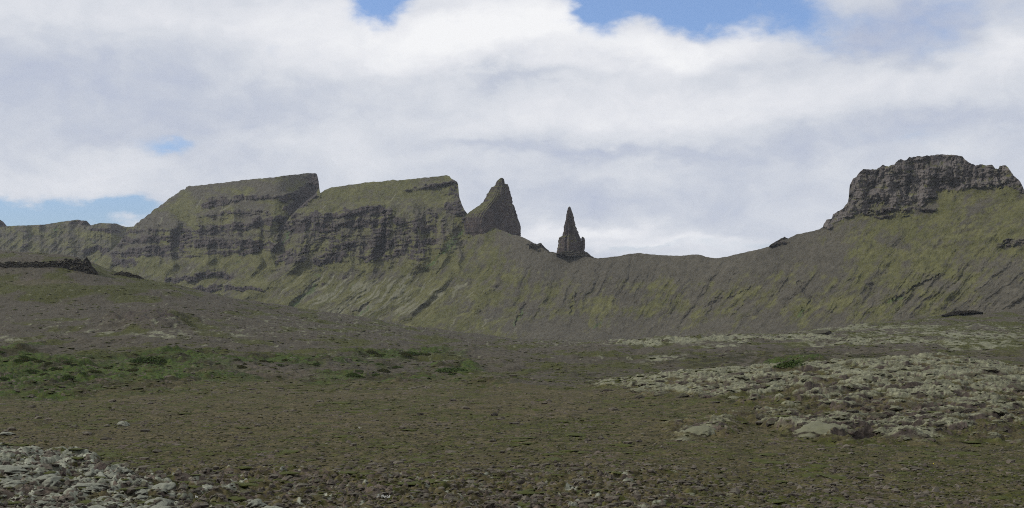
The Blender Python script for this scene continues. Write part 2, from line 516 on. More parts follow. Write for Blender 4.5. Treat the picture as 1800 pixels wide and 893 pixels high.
def build_mountain():
    STEP = 1.1
    pxs = np.arange(-200, 2021, STEP).astype(np.float32)
    pys = np.arange(632, 262, -0.8).astype(np.float32)          # from the foot upwards
    X, Yp = np.meshgrid(pxs, pys)
    # rough jitter of the drawn masks
    wx = X + fbm(X / 34, Yp / 22, 11, 4) * 16 + fbm(X / 9, Yp / 6, 12, 3) * 4.5
    wy = Yp + fbm(X / 30, Yp / 22, 13, 4) * 9 + fbm(X / 8, Yp / 6, 14, 3) * 3.5
    R = np.zeros_like(X)
    def add(pts, amp=1.0, soft=0.6):
        nonlocal R
        if pts[0][0] < 840:
            pts = [(a_, b_, h_ * 1.28) for a_, b_, h_ in pts]
        R = np.maximum(R, amp * band(wx, wy, pts, soft))
    # bedding of the left flat topped hill
    add([(212, 424, 4), (240, 421, 5), (302, 414, 6), (372, 403, 6), (420, 398, 6), (469, 391, 6), (500, 385, 6)])
    add([(205, 452, 8), (240, 445, 9), (290, 434, 8), (313, 428, 7)])
    add([(215, 462, 6), (236, 455, 7)], 0.9)
    add([(313, 420, 8), (360, 425, 9), (420, 430, 10), (470, 432, 8), (492, 434, 5)], 0.85)
    add([(232, 449, 3), (300, 448, 3), (345, 447, 2)], 0.8)
    add([(320, 446, 2.5), (380, 444, 2.5), (465, 443, 3)], 0.8)
    add([(362, 360, 5), (385, 357, 9), (398, 352, 5)], 0.9)
    add([(410, 349, 3), (430, 345, 5), (470, 344, 3), (500, 349, 4)], 0.85)
    add([(350, 385, 3), (400, 376, 5), (450, 373, 6), (470, 378, 5)], 0.7)
    add([(430, 398, 4), (470, 393, 4)], 0.9)
    add([(556, 312, 5), (556, 330, 8), (545, 340, 8), (530, 352, 10), (515, 366, 12), (520, 350, 8)], 1.0)
    add([(550, 318, 9), (552, 330, 9), (546, 340, 8)], 1.25)
    add([(545, 322, 5), (530, 336, 8), (512, 345, 6), (500, 350, 5)], 0.9)
    add([(205, 432, 3), (222, 412, 4), (240, 398, 4)], 0.7)
    add([(238, 408, 4), (262, 404, 6), (290, 402, 4)], 0.6)
    # lower broken bands
    add([(288, 492, 5), (310, 497, 6), (330, 490, 6), (355, 484, 7), (380, 481, 6), (405, 486, 4)], 0.9)
    add([(345, 510, 4), (365, 509, 6), (385, 505, 4)], 1.0)
    add([(402, 506, 4), (425, 508, 4), (455, 508, 3)], 0.9)
    # front cliffs of the second hill
    add([(505, 398, 9), (530, 392, 9), (560, 382, 7), (585, 378, 5), (609, 376, 5), (650, 371, 6), (680, 373, 7)])
    add([(512, 402, 6), (530, 400, 7)])
    add([(560, 398, 7), (590, 398, 7), (615, 394, 6), (645, 392, 5)], 0.95)
    add([(490, 456, 6), (508, 452, 9), (530, 448, 8), (540, 438, 5)], 0.95)
    add([(560, 458, 6), (575, 452, 11), (590, 450, 11), (602, 446, 8)], 1.0)
    add([(585, 420, 10), (600, 430, 14), (625, 432, 14), (640, 440, 10)], 0.75, 0.9)
    add([(660, 385, 8), (668, 405, 9), (664, 430, 11), (660, 445, 8)], 1.0)
    add([(678, 378, 4), (677, 410, 5), (673, 445, 5)], 1.0)
    add([(690, 385, 8), (720, 395, 11), (745, 392, 8), (765, 398, 8)], 0.75, 0.9)
    add([(695, 425, 10), (715, 435, 13), (740, 430, 10), (760, 425, 8)], 0.80, 0.9)
    add([(640, 450, 5), (670, 456, 5), (700, 448, 4), (745, 452, 4)], 0.85)
    add([(760, 370, 5), (770, 385, 7), (765, 400, 5)], 0.6)
    add([(709, 338, 2.2), (730, 331, 2.5), (752, 327.5, 3), (780, 324, 3), (804, 322, 4)], 1.0)
    add([(797, 330, 9), (800, 345, 9), (806, 360, 8)], 0.85, 0.8)
    add([(783, 362, 4), (800, 370, 9), (815, 377, 7)], 0.95)
    add([(816, 388, 5), (822, 396, 7), (835, 400, 4)], 0.95)
    add([(785, 345, 6), (788, 335, 6)], 0.5, 0.9)
    add([(560, 500, 3), (600, 495, 4), (610, 480, 3)], 0.45)
    add([(480, 475, 3), (520, 478, 4), (560, 474, 3)], 0.4)
    # right crag and its apron
    crag_base = np.interp(X + fbm(X / 20, Yp / 14, 15, 3) * 14, [1430, 1450, 1468, 1492, 1520, 1545, 1565, 1600, 1625, 1650, 1700, 1745, 1790, 1830],
                          [398, 404, 392, 379, 376, 356, 362, 366, 358, 338, 333, 326, 332, 356])
    crag_in = sm(crag_base + fbm(X / 12, Yp / 10, 16, 4) * 9 - Yp, -2, 3) * sm(X, 1440, 1452)
    R = np.maximum(R, crag_in * 0.97)
    add([(1455, 398, 5), (1475, 385, 6), (1495, 374, 6)], 0.9)
    add([(1500, 368, 2), (1545, 370, 3), (1600, 369, 3), (1640, 366, 2)], 0.95)
    add([(1520, 378, 1.5), (1570, 380, 2), (1600, 378, 1.5)], 0.8)
    add([(1755, 430, 3), (1775, 424, 5), (1800, 424, 6), (1840, 424, 5)], 0.75)
    add([(1354, 430, 2), (1365, 426, 4), (1385, 422, 3)], 0.8)
    add([(930, 424, 3), (950, 434, 4), (966, 440, 3)], 0.5)
    face2 = ell(wx, wy, 650, 415, 165, 44, 0.35) * sm(X, 495, 530)
    face1 = ell(wx, wy, 350, 418, 160, 32, 0.4) * (1 - sm(X, 490, 520))
    R = np.maximum(R, face2 * np.clip(0.52 + 0.75 * fbm(X / 13, Yp / 24, 71, 4), 0, 1))
    R = np.maximum(R, face1 * np.clip(0.40 + 0.75 * fbm(X / 24, Yp / 9, 72, 4), 0, 1))
    R = R * np.clip(0.92 + 0.55 * fbm(X / 7, Yp / 42, 55, 3) + 0.35 * fbm(X / 3, Yp / 16, 56, 2) + 0.25 * crag_in, 0, 1.15)
    # openings of moss inside the cliffs
    mossy_gap = sm(fbm(X / 17, Yp / 9, 17, 4), 0.02, 0.34)
    R = R * (1 - 0.5 * mossy_gap)
    R = np.maximum(R, 0.5 * sm(fbm(X / 22, Yp / 7, 18, 4), 0.32, 0.5) * sm(480 - Yp, 0, 50) * (X < 830) * sm(Yp, 340, 380))
    # strata: stepped ledges in the cliffs
    st = np.sin((wy + 0.10 * X) * 0.85 + fbm(X / 40, Yp / 40, 19, 3) * 4)
    st2 = np.sin((wy + 0.08 * X) * 0.33 + fbm(X / 60, Yp / 30, 20, 3) * 3)
    Rs = np.clip(R * (0.86 + 0.24 * st + 0.16 * st2), 0, 1)
    # slope angle of the surface at every point
    foot = sm(Yp, 520, 600)
    slope = 37 - 15 * foot
    top = ((X < 565) & (Yp < 345)) | ((X >= 545) & (X < 800) & (Yp < 360))
    slope = np.where(top, 33, slope)
    slope = slope + (78 - slope) * sm(Rs, 0.15, 0.75)
    cot = 1 / np.tan(np.radians(slope))
    e = (YH - Yp) / FPX
    de = 0.8 / FPX
    dln = cot * de / np.maximum(1 - e * cot, 0.3)
    # the second hill stands in front of the first: a step back along its left crest
    crest = np.interp(pxs, [470, 490, 502, 512, 525, 540, 552, 561, 564], [440, 408, 390, 379, 366, 352, 344, 335, 280])[None, :]
    amt = (0.07 * sm(pxs, 480, 556) * (pxs < 563))[None, :]
    jump = amt * np.exp(-((Yp - crest) / 1.4) ** 2) * 0.8 / (1.4 * 1.7725)
    foot_r = np.interp(pxs, [-300, 200, 500, 800, 950, 1200, 1500, 1800, 2050], [2150, 1900, 1650, 1480, 1380, 1250, 1060, 950, 900])
    dsm = blur(blur(blur(dln, 110, 1), 60, 1), 10, 0)
    low = np.cumsum(dsm, axis=0)
    cs = np.cumsum(dln, axis=0)
    hp = cs - blur(cs, 15, 0)
    hp = blur(hp, 4, 1)
    D = foot_r[None, :] * np.exp(low + np.clip(hp, -0.014, 0.014) * 1.6 + np.cumsum(jump, axis=0))
    # gullies that run down the bowl
    lean = np.interp(pxs, [0, 300, 520, 650, 800, 900, 1000, 1150, 1300, 1450, 1600, 1800, 2000], [1.3, 1.3, 1.15, 1.0, 0.75, 0.45, 0.35, 0.6, 0.85, 0.75, 0.9, 1.2, 1.3])[None, :]
    dyy = Yp - 450
    U = X + lean * dyy * (0.75 + 0.0022 * np.clip(dyy, 0, 200)) + fbm(X / 45, Yp / 30, 21, 3) * 12
    bowl = sm(Yp, 425, 475) * (1 - Rs)
    kx = sm(wx, 1370, 1500)
    bowl = bowl * (1 - kx) + (1 - Rs) * sm(Yp, 375, 405) * kx
    g1 = ridged(U / 42, Yp / 260, 22, 3)
    g2 = ridged(U / 14, Yp / 120, 25, 2)
    D = D + bowl * (g1 * -6.5 + g2 * -1.0) * (0.5 + 0.5 * sm(Yp, 440, 500)) * (1 - 0.6 * foot)
    # broad spurs and buttresses
    leftw = 1 - sm(X, 780, 900)
    D = D - leftw * sm(Yp, 430, 470) * (1 - 0.7 * foot) * 17 * ridged(U / 88, Yp / 420, 57, 2)
    brow = leftw * sm(X, 215, 260) * sm(Yp, 345, 385) * (1 - sm(Yp, 455, 490))
    D = D - brow * (27 * ridged(X / 62 + 0.3 * fbm(X / 50, Yp / 40, 58, 2), Yp / 160, 59, 2) + 8 * fbm(X / 26, Yp / 30, 60, 3))
    # deep cuts
    def cut(pts, depth):
        nonlocal D
        D = D + 0.5 * depth * band(X + fbm(X / 10, Yp / 10, 30, 3) * 9, Yp + fbm(X / 8, Yp / 8, 51, 3) * 5, pts, 0.95)
    cut([(925, 535, 2), (918, 548, 3), (912, 560, 2.5), (905, 572, 1.5)], 9)
    cut([(1012, 515, 1.5), (1008, 535, 2.5), (1004, 552, 2.5)], 8)
    cut([(1240, 540, 1), (1262, 528, 2), (1290, 520, 1.5), (1322, 505, 1)], 5)
    cut([(1405, 495, 2), (1425, 530, 2.5), (1410, 548, 2)], 5)
    cut([(1650, 482, 1), (1610, 505, 2.5), (1570, 530, 2.5)], 9)
    cut([(560, 495, 4), (538, 512, 5), (528, 524, 4), (515, 538, 4)], 10)
    cut([(505, 385, 5), (498, 415, 6), (490, 440, 6)], 26)
    cut([(678, 372, 2.5), (677, 405, 3.5), (673, 448, 3)], 16)
    cut([(650, 530, 2), (625, 552, 2.5), (612, 562, 2)], 7)
    cut([(640, 520, 2), (605, 545, 2.5), (600, 552, 2)], 5)
    cut([(770, 480, 2), (800, 440, 3), (815, 420, 3)], 3)
    cut([(1600, 300, 1.5), (1598, 325, 2.5), (1594, 350, 2.5)], 12)
    cut([(1677, 280, 1.5), (1676, 300, 2), (1672, 325, 2)], 8)
    cut([(1756, 297, 1.5), (1758, 315, 2.5), (1760, 330, 2)], 12)
    cut([(1545, 300, 2), (1535, 330, 3), (1515, 345, 2)], 7)
    # buttresses and blocks in the cliffs, small roughness everywhere
    D = D - Rs * (15 * ridged(X / 24, Yp / 60, 31, 3) + 8.5 * fbm(X / 9, Yp / 11, 33, 4) + 3.2 * fbm(X / 3.5, Yp / 4.5, 35, 2)) * (1 - 0.72 * crag_in)
    D = D - crag_in * (14 * fbm(X / 30, Yp / 34, 36, 3) + 3.5 * np.abs(fbm(X / 10, Yp / 11, 37, 4)) * 2)
    D = D - (1 - Rs) * (5.0 * fbm(X / 30, Yp / 22, 38, 4) + 1.2 * fbm(X / 6, Yp / 5, 39, 3) + 0.35 * fbm(X / 2.6, Yp / 2.4, 50, 2))
    # cover
    streak = fbm(U / 11, Yp / 60, 41, 4)
    streak_f = fbm(U / 4.5, Yp / 26, 43, 3)
    patch = fbm(X / 60, Yp / 30, 42, 4)
    topline = np.interp(pxs, [p[0] for p in SIL], [p[1] for p in SIL])[None, :]
    below = Yp - topline
    moss = 0.50 + 0.70 * streak + 0.85 * patch + 0.22 * streak_f + 0.35 * fbm(X / 12, Yp / 10, 74, 4)
    # scree just under the saddle, brown foot of the bowl
    saddle = sm(X, 870, 950) * (1 - sm(X, 1380, 1460))
    moss = moss - saddle * (1 - sm(below, 14, 60)) * 0.75 - saddle * 0.10
    moss = moss - sm(Yp, 545, 595) * 0.5 * sm(X, 850, 950)
    moss = moss + 0.24 * (1 - sm(wx, 760, 960)) * sm(wy, 415, 450) + 0.18 * sm(X, 1450, 1550) * (1 - sm(Yp, 440, 520)) * sm(Yp, 330, 360)
    moss = moss - 0.40 * ell(X, Yp, 1440, 440, 50, 60) - 0.45 * sm(X, 1640, 1760) * sm(Yp, 440, 480) - 0.3 * ell(X, Yp, 910, 440, 60, 30)
    # first hill's upper slope is greyer, the second one's mossy
    m1 = (X < 560) & (wy * 0.25 + Yp * 0.75 < np.interp(X, [200, 470, 512, 562], [500, 420, 380, 338]))
    lowm = sm(wy, 325, 365)
    m1v = (0.22 + 0.24 * lowm) + 1.3 * patch + 0.45 * fbm(X / 14, Yp / 7, 44, 3)
    moss = np.where(m1, m1v + (moss - m1v) * sm(wy, 440, 475), moss)
    dark_end = band(wx, wy, [(553, 312, 8), (550, 326, 10), (536, 342, 9), (518, 360, 9)], 0.7) * m1
    moss = moss - 0.8 * dark_end
    m2top = (~m1) & (X < 812) & (Yp < 372)
    moss = np.where(m2top, moss + (0.68 + 0.8 * patch + 0.5 * fbm(X / 9, Yp / 6, 49, 4) - moss) * (1 - sm(wy, 355, 375)), moss)
    moss = moss + 0.25 * ell(X, Yp, 485, 372, 30, 10)
    rockm = np.maximum(sm(Rs, 0.28, 0.62), 0.9 * dark_end)
    pale = sm(fbm(U / 9, Yp / 40, 45, 4) + 0.45 * ell(X, Yp, 660, 520, 150, 40) + 0.2 * ell(X, Yp, 800, 575, 90, 20), 0.30, 0.62) * 0.75 * (1 - sm(wx, 860, 1060))
    pale = np.maximum(pale, 0.45 * sm(fbm(X / 7, Yp / 3.2, 46, 3), 0.22, 0.42) * sm(R, 0.1, 0.5) * (X < 830))
    pale = np.maximum(pale, crag_in * sm(fbm(X / 9, Yp / 9, 54, 4), -0.02, 0.32) * 0.75)
    moss = moss + crag_in * 0.35
    green = np.zeros_like(X)
    for pts in ([(555, 500, 3), (535, 520, 5), (515, 538, 4)], [(508, 395, 3), (500, 420, 4), (492, 445, 3)], [(815, 405, 3), (800, 425, 4), (770, 455, 3), (750, 478, 2)],
                [(1412, 545, 4), (1408, 558, 5)], [(920, 548, 3), (906, 572, 2)], [(1590, 520, 3), (1565, 532, 3)], [(1060, 565, 3), (1045, 578, 3)], [(650, 540, 2), (620, 560, 2)]):
        green = np.maximum(green, band(wx, wy, pts, 0.9))
    green = np.maximum(green, sm(fbm(X / 20, Yp / 12, 47, 3), 0.36, 0.55) * 0.7 * (Yp > 400) * (X < 900))
    # strong rock shows above all, small mossy shelves between
    cover = np.stack([np.clip(moss, 0, 1) * (1 - rockm * 0.4), rockm * (1 - 0.45 * crag_in * sm(fbm(X / 14, Yp / 12, 73, 4), -0.05, 0.3)), green * 0.55, pale], -1)

    # resample each column between the foot and the skyline
    tpy = np.interp(pxs, [p[0] for p in SIL], [p[1] for p in SIL])
    jag = fbm(pxs / 7.0, pxs * 0 + 3.3, 48, 3) * np.interp(pxs, [200, 325, 340, 560, 830, 1440, 1450, 1800], [3.6, 3.2, 1.6, 1.6, 1.2, 1.2, 2.8, 2.8])
    tpy = tpy + jag
    NR = 450                                   # level rows, those above the skyline close up on it
    py = np.maximum(630 - 0.82 * np.arange(NR)[:, None], tpy[None, :])
    flat = np.concatenate([py <= tpy[None, :] + 1e-4, np.zeros((4, len(pxs)), bool)], 0)
    live = ~(flat[:-1, :-1] & flat[:-1, 1:] & flat[1:, 1:] & flat[1:, :-1])
    live[NR - 1:] = True
    fi = (632 - py) / 0.8
    i0 = np.clip(np.floor(fi).astype(int), 0, len(pys) - 2)
    fr = np.clip(fi - i0, 0, 1)
    ci = np.arange(len(pxs))[None, :] + 0 * i0
    def samp(a):
        f = fr if a.ndim == 2 else fr[..., None]
        return a[i0, ci] * (1 - f) + a[i0 + 1, ci] * f
    Dm = samp(D)
    cov = samp(cover)
    isc = samp(crag_in)
    P = world_pt(pxs[None, :] + 0 * py, py, Dm)
    # the back of the hill
    last = P[-1]
    back = []
    for dY, dz in ((12, -2), (60, -25), (180, -95), (320, -190)):
        b = last.copy()
        b[:, 0] *= (b[:, 1] + dY) / b[:, 1]
        b[:, 1] += dY
        b[:, 2] += dz
        back.append(b)
    Pf = np.concatenate([P, np.stack(back)], 0)
    cf = np.concatenate([cov, np.repeat(cov[-1:], 4, 0)], 0)
    # split the sheet: the crag that crowns the right hill is a thing of its own
    isf = np.concatenate([isc, np.repeat(isc[-1:], 4, 0)], 0)
    pq = np.concatenate([py, np.repeat(py[-1:], 4, 0)], 0)
    cb2 = np.interp(pxs, [1440, 1449, 1468, 1492, 1520, 1545, 1565, 1600, 1625, 1650, 1700, 1745, 1790, 1830, 1860],
                    [0, 404, 396, 384, 380, 362, 366, 370, 362, 344, 338, 332, 338, 352, 0])
    mask_v = (pq < cb2[None, :])
    keep_c = mask_v[:-1, :-1] & mask_v[1:, 1:]
    me = grid_mesh('mountain', Pf, {'cover': cf}, False, live & ~keep_c)
    tag(link('mountain', me, mat_mountain), 'mossy grey scree mountain with two flat topped cliffs and a bowl below the saddle', 'mountain', None, 'structure')
    mc = grid_mesh('rock_crag', Pf, {'cover': cf}, False, live & keep_c)
    tag(link('rock_crag', mc, mat_crag_cover), 'rugged dark rock crown with jagged skyline on top of the right hill', 'rock crag')
    return pxs, Dm[-1]


MPX, MTOP = build_mountain()


def build_far_hill():
    pxs = np.arange(-300, 300, 1.2)
    sil = [(-300, 380), (-60, 380), (-20, 384), (0, 386), (6, 390), (9.5, 395), (10.5, 398), (20, 397), (50, 396), (80, 394.5), (100, 391), (120, 388), (138, 386), (142, 387.5), (152, 388), (157, 393), (160, 396), (175, 392), (190, 392.5), (205, 393), (212, 396), (222, 399), (235, 398), (260, 405), (300, 425)]
    tpy = np.interp(pxs, [s[0] for s in sil], [s[1] for s in sil]) + fbm(pxs / 6, pxs * 0, 61, 3) * 0.9
    NR = 170
    t = np.linspace(0, 1, NR)[:, None]
    py = 520 + t * (tpy[None, :] - 520)
    X = pxs[None, :] + 0 * py
    wy = py + fbm(X / 24, py / 14, 62, 4) * 8
    R = band(X + fbm(X / 12, py / 10, 63, 3) * 12, wy, [(140, 390, 3), (156, 394, 3)])
    R = np.maximum(R, 0.9 * band(X, wy, [(-40, 388, 8), (6, 392, 5)]))
    R = np.maximum(R, 0.7 * band(X + fbm(X / 12, py / 10, 63, 3) * 16, wy, [(160, 404, 3), (190, 406, 5), (210, 408, 4)]))
    R = np.maximum(R, 0.8 * band(X + fbm(X / 12, py / 10, 63, 3) * 16, wy, [(150, 440, 5), (175, 436, 6), (195, 450, 6)]))
    R = np.maximum(R, 0.6 * sm(fbm(X / 26, py / 10, 64, 4), 0.25, 0.45))
    slope = 30 + 42 * sm(R, 0.2, 0.8)
    cot = 1 / np.tan(np.radians(slope))
    de = np.abs(np.gradient(py, axis=0)) / FPX
    D = 2150 * np.exp(np.cumsum(cot * de / (1 - (YH - py) / FPX * cot), 0))
    D = 0.4 * D + 0.6 * blur(D, 4, 1)
    D = D - 16 * ridged((X + 0.8 * py) / 40, py / 60, 65, 3) - 5 * fbm(X / 8, py / 6, 66, 4)
    moss = 0.48 + 1.0 * fbm(X / 35, py / 18, 67, 4) + 0.4 * fbm((X + py) / 7, py / 20, 68, 3)
    green = sm(fbm(X / 24, py / 12, 69, 3), 0.36, 0.55) * 0.6
    pale = sm(fbm(X / 12, py / 6, 70, 3), 0.3, 0.5) * 0.5
    cov = np.stack([np.clip(moss, 0, 1), sm(R, 0.3, 0.6), green, pale], -1)
    P = world_pt(X, py, D)
    b = P[-1].copy()
    b2 = b.copy()
    b2[:, 1] += 150
    b2[:, 2] -= 60
    P = np.concatenate([P, b2[None]], 0)
    cov = np.concatenate([cov, cov[-1:]], 0)
    tag(link('far_hill', grid_mesh('far_hill', P, {'cover': cov}), mat_mountain), kind='structure')


build_far_hill()

# ------------------------------------------------------------------ the ground
YS0 = np.geomspace(4, 1900, 700)
ST = {
    -900: [(100, 'p'), (125, 704), (150, 694), (230, 625), (290, 612), (340, 608), (430, 568), (540, 535), (640, 478), (690, 446), (760, 444), (900, 480), (1500, 520), (1900, 525)],
    0: [(100, 'p'), (125, 704), (150, 694), (235, 622), (270, 611), (300, 613), (340, 608), (430, 568), (540, 535), (640, 479), (700, 445), (760, 441), (900, 485), (1500, 530), (1900, 535)],
    130: [(100, 'p'), (125, 702), (150, 694), (235, 628), (270, 618), (300, 616), (340, 606), (430, 570), (540, 538), (640, 482), (700, 450), (750, 448), (900, 502), (1500, 545), (1900, 548)],
    180: [(100, 'p'), (125, 700), (150, 692), (238, 632), (272, 622), (300, 618), (340, 606), (430, 571), (540, 540), (640, 492), (700, 473), (750, 474), (900, 515), (1500, 550), (1900, 552)],
    300: [(105, 'p'), (125, 699), (160, 690), (205, 652), (255, 623), (290, 621), (335, 604), (430, 575), (560, 538), (690, 501), (760, 500.5), (900, 535), (1500, 560), (1900, 565)],
    450: [(110, 'p'), (130, 693), (170, 680), (230, 650), (280, 625), (340, 612), (450, 585), (600, 555), (730, 532), (810, 532), (950, 560), (1500, 575), (1900, 578)],
    600: [(120, 'p'), (140, 690), (190, 676), (260, 645), (310, 625), (370, 612), (500, 591), (650, 570), (790, 556), (870, 557), (1000, 580), (1500, 588), (1900, 590)],
    750: [(130, 'p'), (150, 689), (200, 672), (270, 647), (330, 628), (400, 614), (550, 598), (700, 586), (830, 578), (910, 579), (1050, 592), (1500, 595), (1900, 595)],
    900: [(150, 'p'), (220, 662), (300, 639), (400, 620), (550, 607), (700, 602), (850, 597.5), (950, 597.5), (1100, 600), (1500, 599), (1900, 599)],
    1040: [(105, 'p'), (122, 690), (150, 680), (200, 662), (300, 640), (380, 622), (480, 609), (560, 604.5), (700, 603), (900, 601), (1100, 600.5), (1500, 600), (1900, 600)],
    1200: [(80, 'p'), (100, 710), (118, 684), (135, 664), (145, 659), (170, 668), (220, 655), (330, 630), (420, 609), (480, 597), (540, 590.5), (620, 597), (900, 601), (1300, 600), (1900, 600)],
    1350: [(72, 'p'), (85, 734), (100, 705), (120, 672), (135, 653), (145, 647), (172, 660), (250, 640), (350, 618), (440, 602), (520, 590), (570, 587.5), (700, 594), (1100, 599), (1900, 600)],
    1500: [(68, 'p'), (80, 741), (100, 696), (125, 655), (142, 639), (168, 653), (230, 634), (330, 612), (420, 600), (520, 586), (600, 574), (680, 573), (800, 585), (1100, 592), (1900, 600)],
    1650: [(66, 'p'), (80, 738), (100, 690), (125, 650), (146, 629), (172, 647), (240, 625), (340, 606), (430, 593), (520, 580), (620, 567), (700, 557), (780, 554), (900, 565), (1200, 580), (1900, 590)],
    1800: [(66, 'p'), (80, 741), (100, 695), (125, 661), (142, 650), (172, 660), (240, 632), (340, 609), (430, 594), (520, 580), (620, 566), (720, 550), (820, 541), (920, 545), (1200, 560), (1900, 570)],
    2700: [(66, 'p'), (80, 741), (100, 695), (125, 661), (142, 650), (172, 660), (240, 632), (340, 609), (430, 594), (520, 580), (620, 566), (720, 550), (820, 541), (920, 545), (1200, 560), (1900, 570)],
}
_spx = sorted(ST)
_zt = []
for s in _spx:
    ys, zs = [4.0], [0.0]
    for yy, p in ST[s]:
        ys.append(yy)
        zs.append(0.0 if p == 'p' else ZC + yy * (YH - p) / FPX)
    _zt.append(np.interp(YS0, ys, zs))
_zt = np.array(_zt)                              # stations x Y
_fpx = np.arange(-900, 2701, 10.0)
_zf = np.stack([np.interp(_fpx, _spx, _zt[:, j]) for j in range(len(YS0))], 1)
_zf = blur(blur(_zf, 6, 0), 3, 1)


def bilin(tab, ax, ay, x, y):
    fx = np.clip(np.interp(x, ax, np.arange(len(ax))), 0, len(ax) - 1.001)
    fy = np.clip(np.interp(y, ay, np.arange(len(ay))), 0, len(ay) - 1.001)
    ix, iy = fx.astype(int), fy.astype(int)
    tx, ty = fx - ix, fy - iy
    return (tab[ix, iy] * (1 - tx) * (1 - ty) + tab[ix + 1, iy] * tx * (1 - ty) + tab[ix, iy + 1] * (1 - tx) * ty + tab[ix + 1, iy + 1] * tx * ty)


def near_m(Y):
    return 1 - sm(Y, 130, 200)


def build_ground():
    # depth rows: dense near, thinner far
    ys = [4.0]
    while ys[-1] < 1900:
        y = ys[-1]
        if y < 38:
            st = 1.0
        else:
            st = min(max(0.62 * y * y / 13038, 0.09), y * 0.0052)
        ys.append(y + st)
    ys = np.array(ys)
    pxs = np.concatenate([np.linspace(-900, -80, 40)[:-1], np.arange(-80, 1881, 1.15), np.linspace(1881, 2700, 40)[1:]])
    PX, Y = np.meshgrid(pxs, ys)
    PX = PX.astype(np.float32)
    Y = Y.astype(np.float32)
    Z = bilin(_zf, _fpx, YS0, PX, Y).astype(np.float32)
    X = (PX - 900) / FPX * Y
    PY = YH - (Z - ZC) / Y * FPX                 # unrippled photo row, only used to place the ground covers
    wpx = PX + fbm(X / 14 + 3, Y / 14, 81, 4) * 120 * np.clip(90 / Y, 0.5, 1.3)
    wpy = PY + fbm(X / 10, Y / 16, 82, 4) * np.clip(2400 / Y, 4, 30)

    # --- covers
    field_lo = np.interp(wpx, [1000, 1040, 1150, 1250, 1330, 1400, 1550, 1800, 2700], [660, 690, 694, 702, 738, 764, 778, 786, 786])
    field = sm(field_lo - wpy, -5, 7) * sm(wpx, 1030, 1070) * (Y < 166) * (Y > 60)
    field = np.maximum(field, 0.8 * ell(wpx, wpy, 1225, 750, 95, 9) * (Y < 90))
    field = np.maximum(field, 0.75 * ell(wpx, wpy, 1290, 738, 70, 14) * (Y < 110))
    heap_hi = np.interp(wpx, [-900, 0, 60, 150, 190, 230, 330, 480, 560], [806, 808, 810, 812, 818, 840, 860, 895, 915])
    heap = sm(wpy - heap_hi, -3, 6) * (1 - sm(wpx, 330, 450)) * (Y < 75)
    stony = sm(wpy, 818, 838) * (1 - sm(wpx, 1050, 1400) * 0.75) * (Y < 80)

    # --- relief
    big = fbm(X / 9, Y / 9, 83, 3) * 0.14 * np.clip(Y / 60, 0.5, 1.5)
    far_r = sm(Y, 160, 280)
    big = big + far_r * (fbm(X / 40, Y / 55, 84, 4) * (2.0 + 2.0 * sm(Y, 600, 900)) + fbm(X / 12, Y / 22, 85, 4) * 1.0 + fbm(X / 24, Y / 30, 189, 3) * 1.6 * (1 - sm(Y, 320, 420)) + fbm(X / 4, Y / 8, 187, 3) * 0.55 + fbm(X / 1.5, Y / 4, 188, 2) * 0.22)
    near = 1 - sm(Y, 170, 300)
    lump = np.abs(fbm(X / 0.55, Y / 0.55, 86, 3)) * 0.10 + fbm(X / 0.17, Y / 0.17, 87, 2) * 0.045 + fbm(X / 1.9, Y / 1.9, 88, 3) * 0.10
    # broken lava under moss: rounded lumps parted by sharp creases
    fwx, fwy = X + fbm(X / 3, Y / 3, 89, 3) * 1.2, Y + fbm(X / 3, Y / 3, 90, 3) * 1.2
    c1 = np.abs(perlin(fwx / 5.2, fwy / 2.2, 91)) ** 0.6
    c2 = np.abs(perlin(fwx / 2.4, fwy / 1.0, 92)) ** 0.7
    c3 = np.abs(perlin(fwx / 0.42, fwy / 0.45, 93))
    lav = c1 * 0.75 + c2 * 0.40 + c3 * 0.09
    pit = sm(fbm(X / 3.6, Y / 2.4, 94, 4), 0.12, 0.30) * sm(field, 0.5, 1.0)
    gap = sm(fbm(X / 7, Y / 5, 191, 4) + 0.35 * ell(PX, PY, 1300, 715, 200, 22) + 0.2 * ell(PX, PY, 1480, 690, 90, 18), 0.16, 0.34)
    field = field * (1 - 0.8 * gap)
    lav = lav + 0.16 * fbm(X / 0.55, Y / 0.5, 192, 4) - pit * 0.6
    h1 = np.abs(perlin(fwx / 1.15, fwy / 1.3, 95)) ** 0.65
    h2 = np.abs(perlin(fwx / 0.48, fwy / 0.5, 96)) ** 0.75
    heap_h = h1 * 0.48 + h2 * 0.20 + c3 * 0.05
    heap_big = heap * (0.16 + 0.25 * sm(fbm(X / 5, Y / 6, 97, 2), -0.2, 0.4)) * (1 - sm(wpx, 120, 300))
    Z2 = Z + big + near * lump * (1 - 0.3 * field) + field * lav * 0.9 + heap * heap_h * 1.05 + heap_big + stony * (1 - heap) * (h2 * 0.30 + c3 * 0.14)
    # far moss ridges get their own broken skin
    ridge = np.maximum(band(wpx, wpy, [(1085, 604, 3), (1180, 600, 6), (1300, 596, 7), (1420, 594, 6), (1500, 600, 5), (1560, 604, 3)]),
                       0.8 * band(wpx, wpy, [(1390, 582, 4), (1450, 577, 5), (1550, 576, 5), (1640, 574, 4)]))
    ridge = np.where(Y > 300, ridge, 0)
    Z2 = Z2 + ridge * np.abs(fbm(X / 4, Y / 6, 98, 3)) * 2.0
    mound = ell(wpx, PY, 268, 567, 62, 13, 0.6) * (Y > 380) * (Y < 520)
    Z2 = Z2 + mound * (3.0 + 2.5 * np.abs(fbm(X / 5, Y / 8, 99, 3)))
    # gentle green tussocks
    green = np.zeros_like(X)
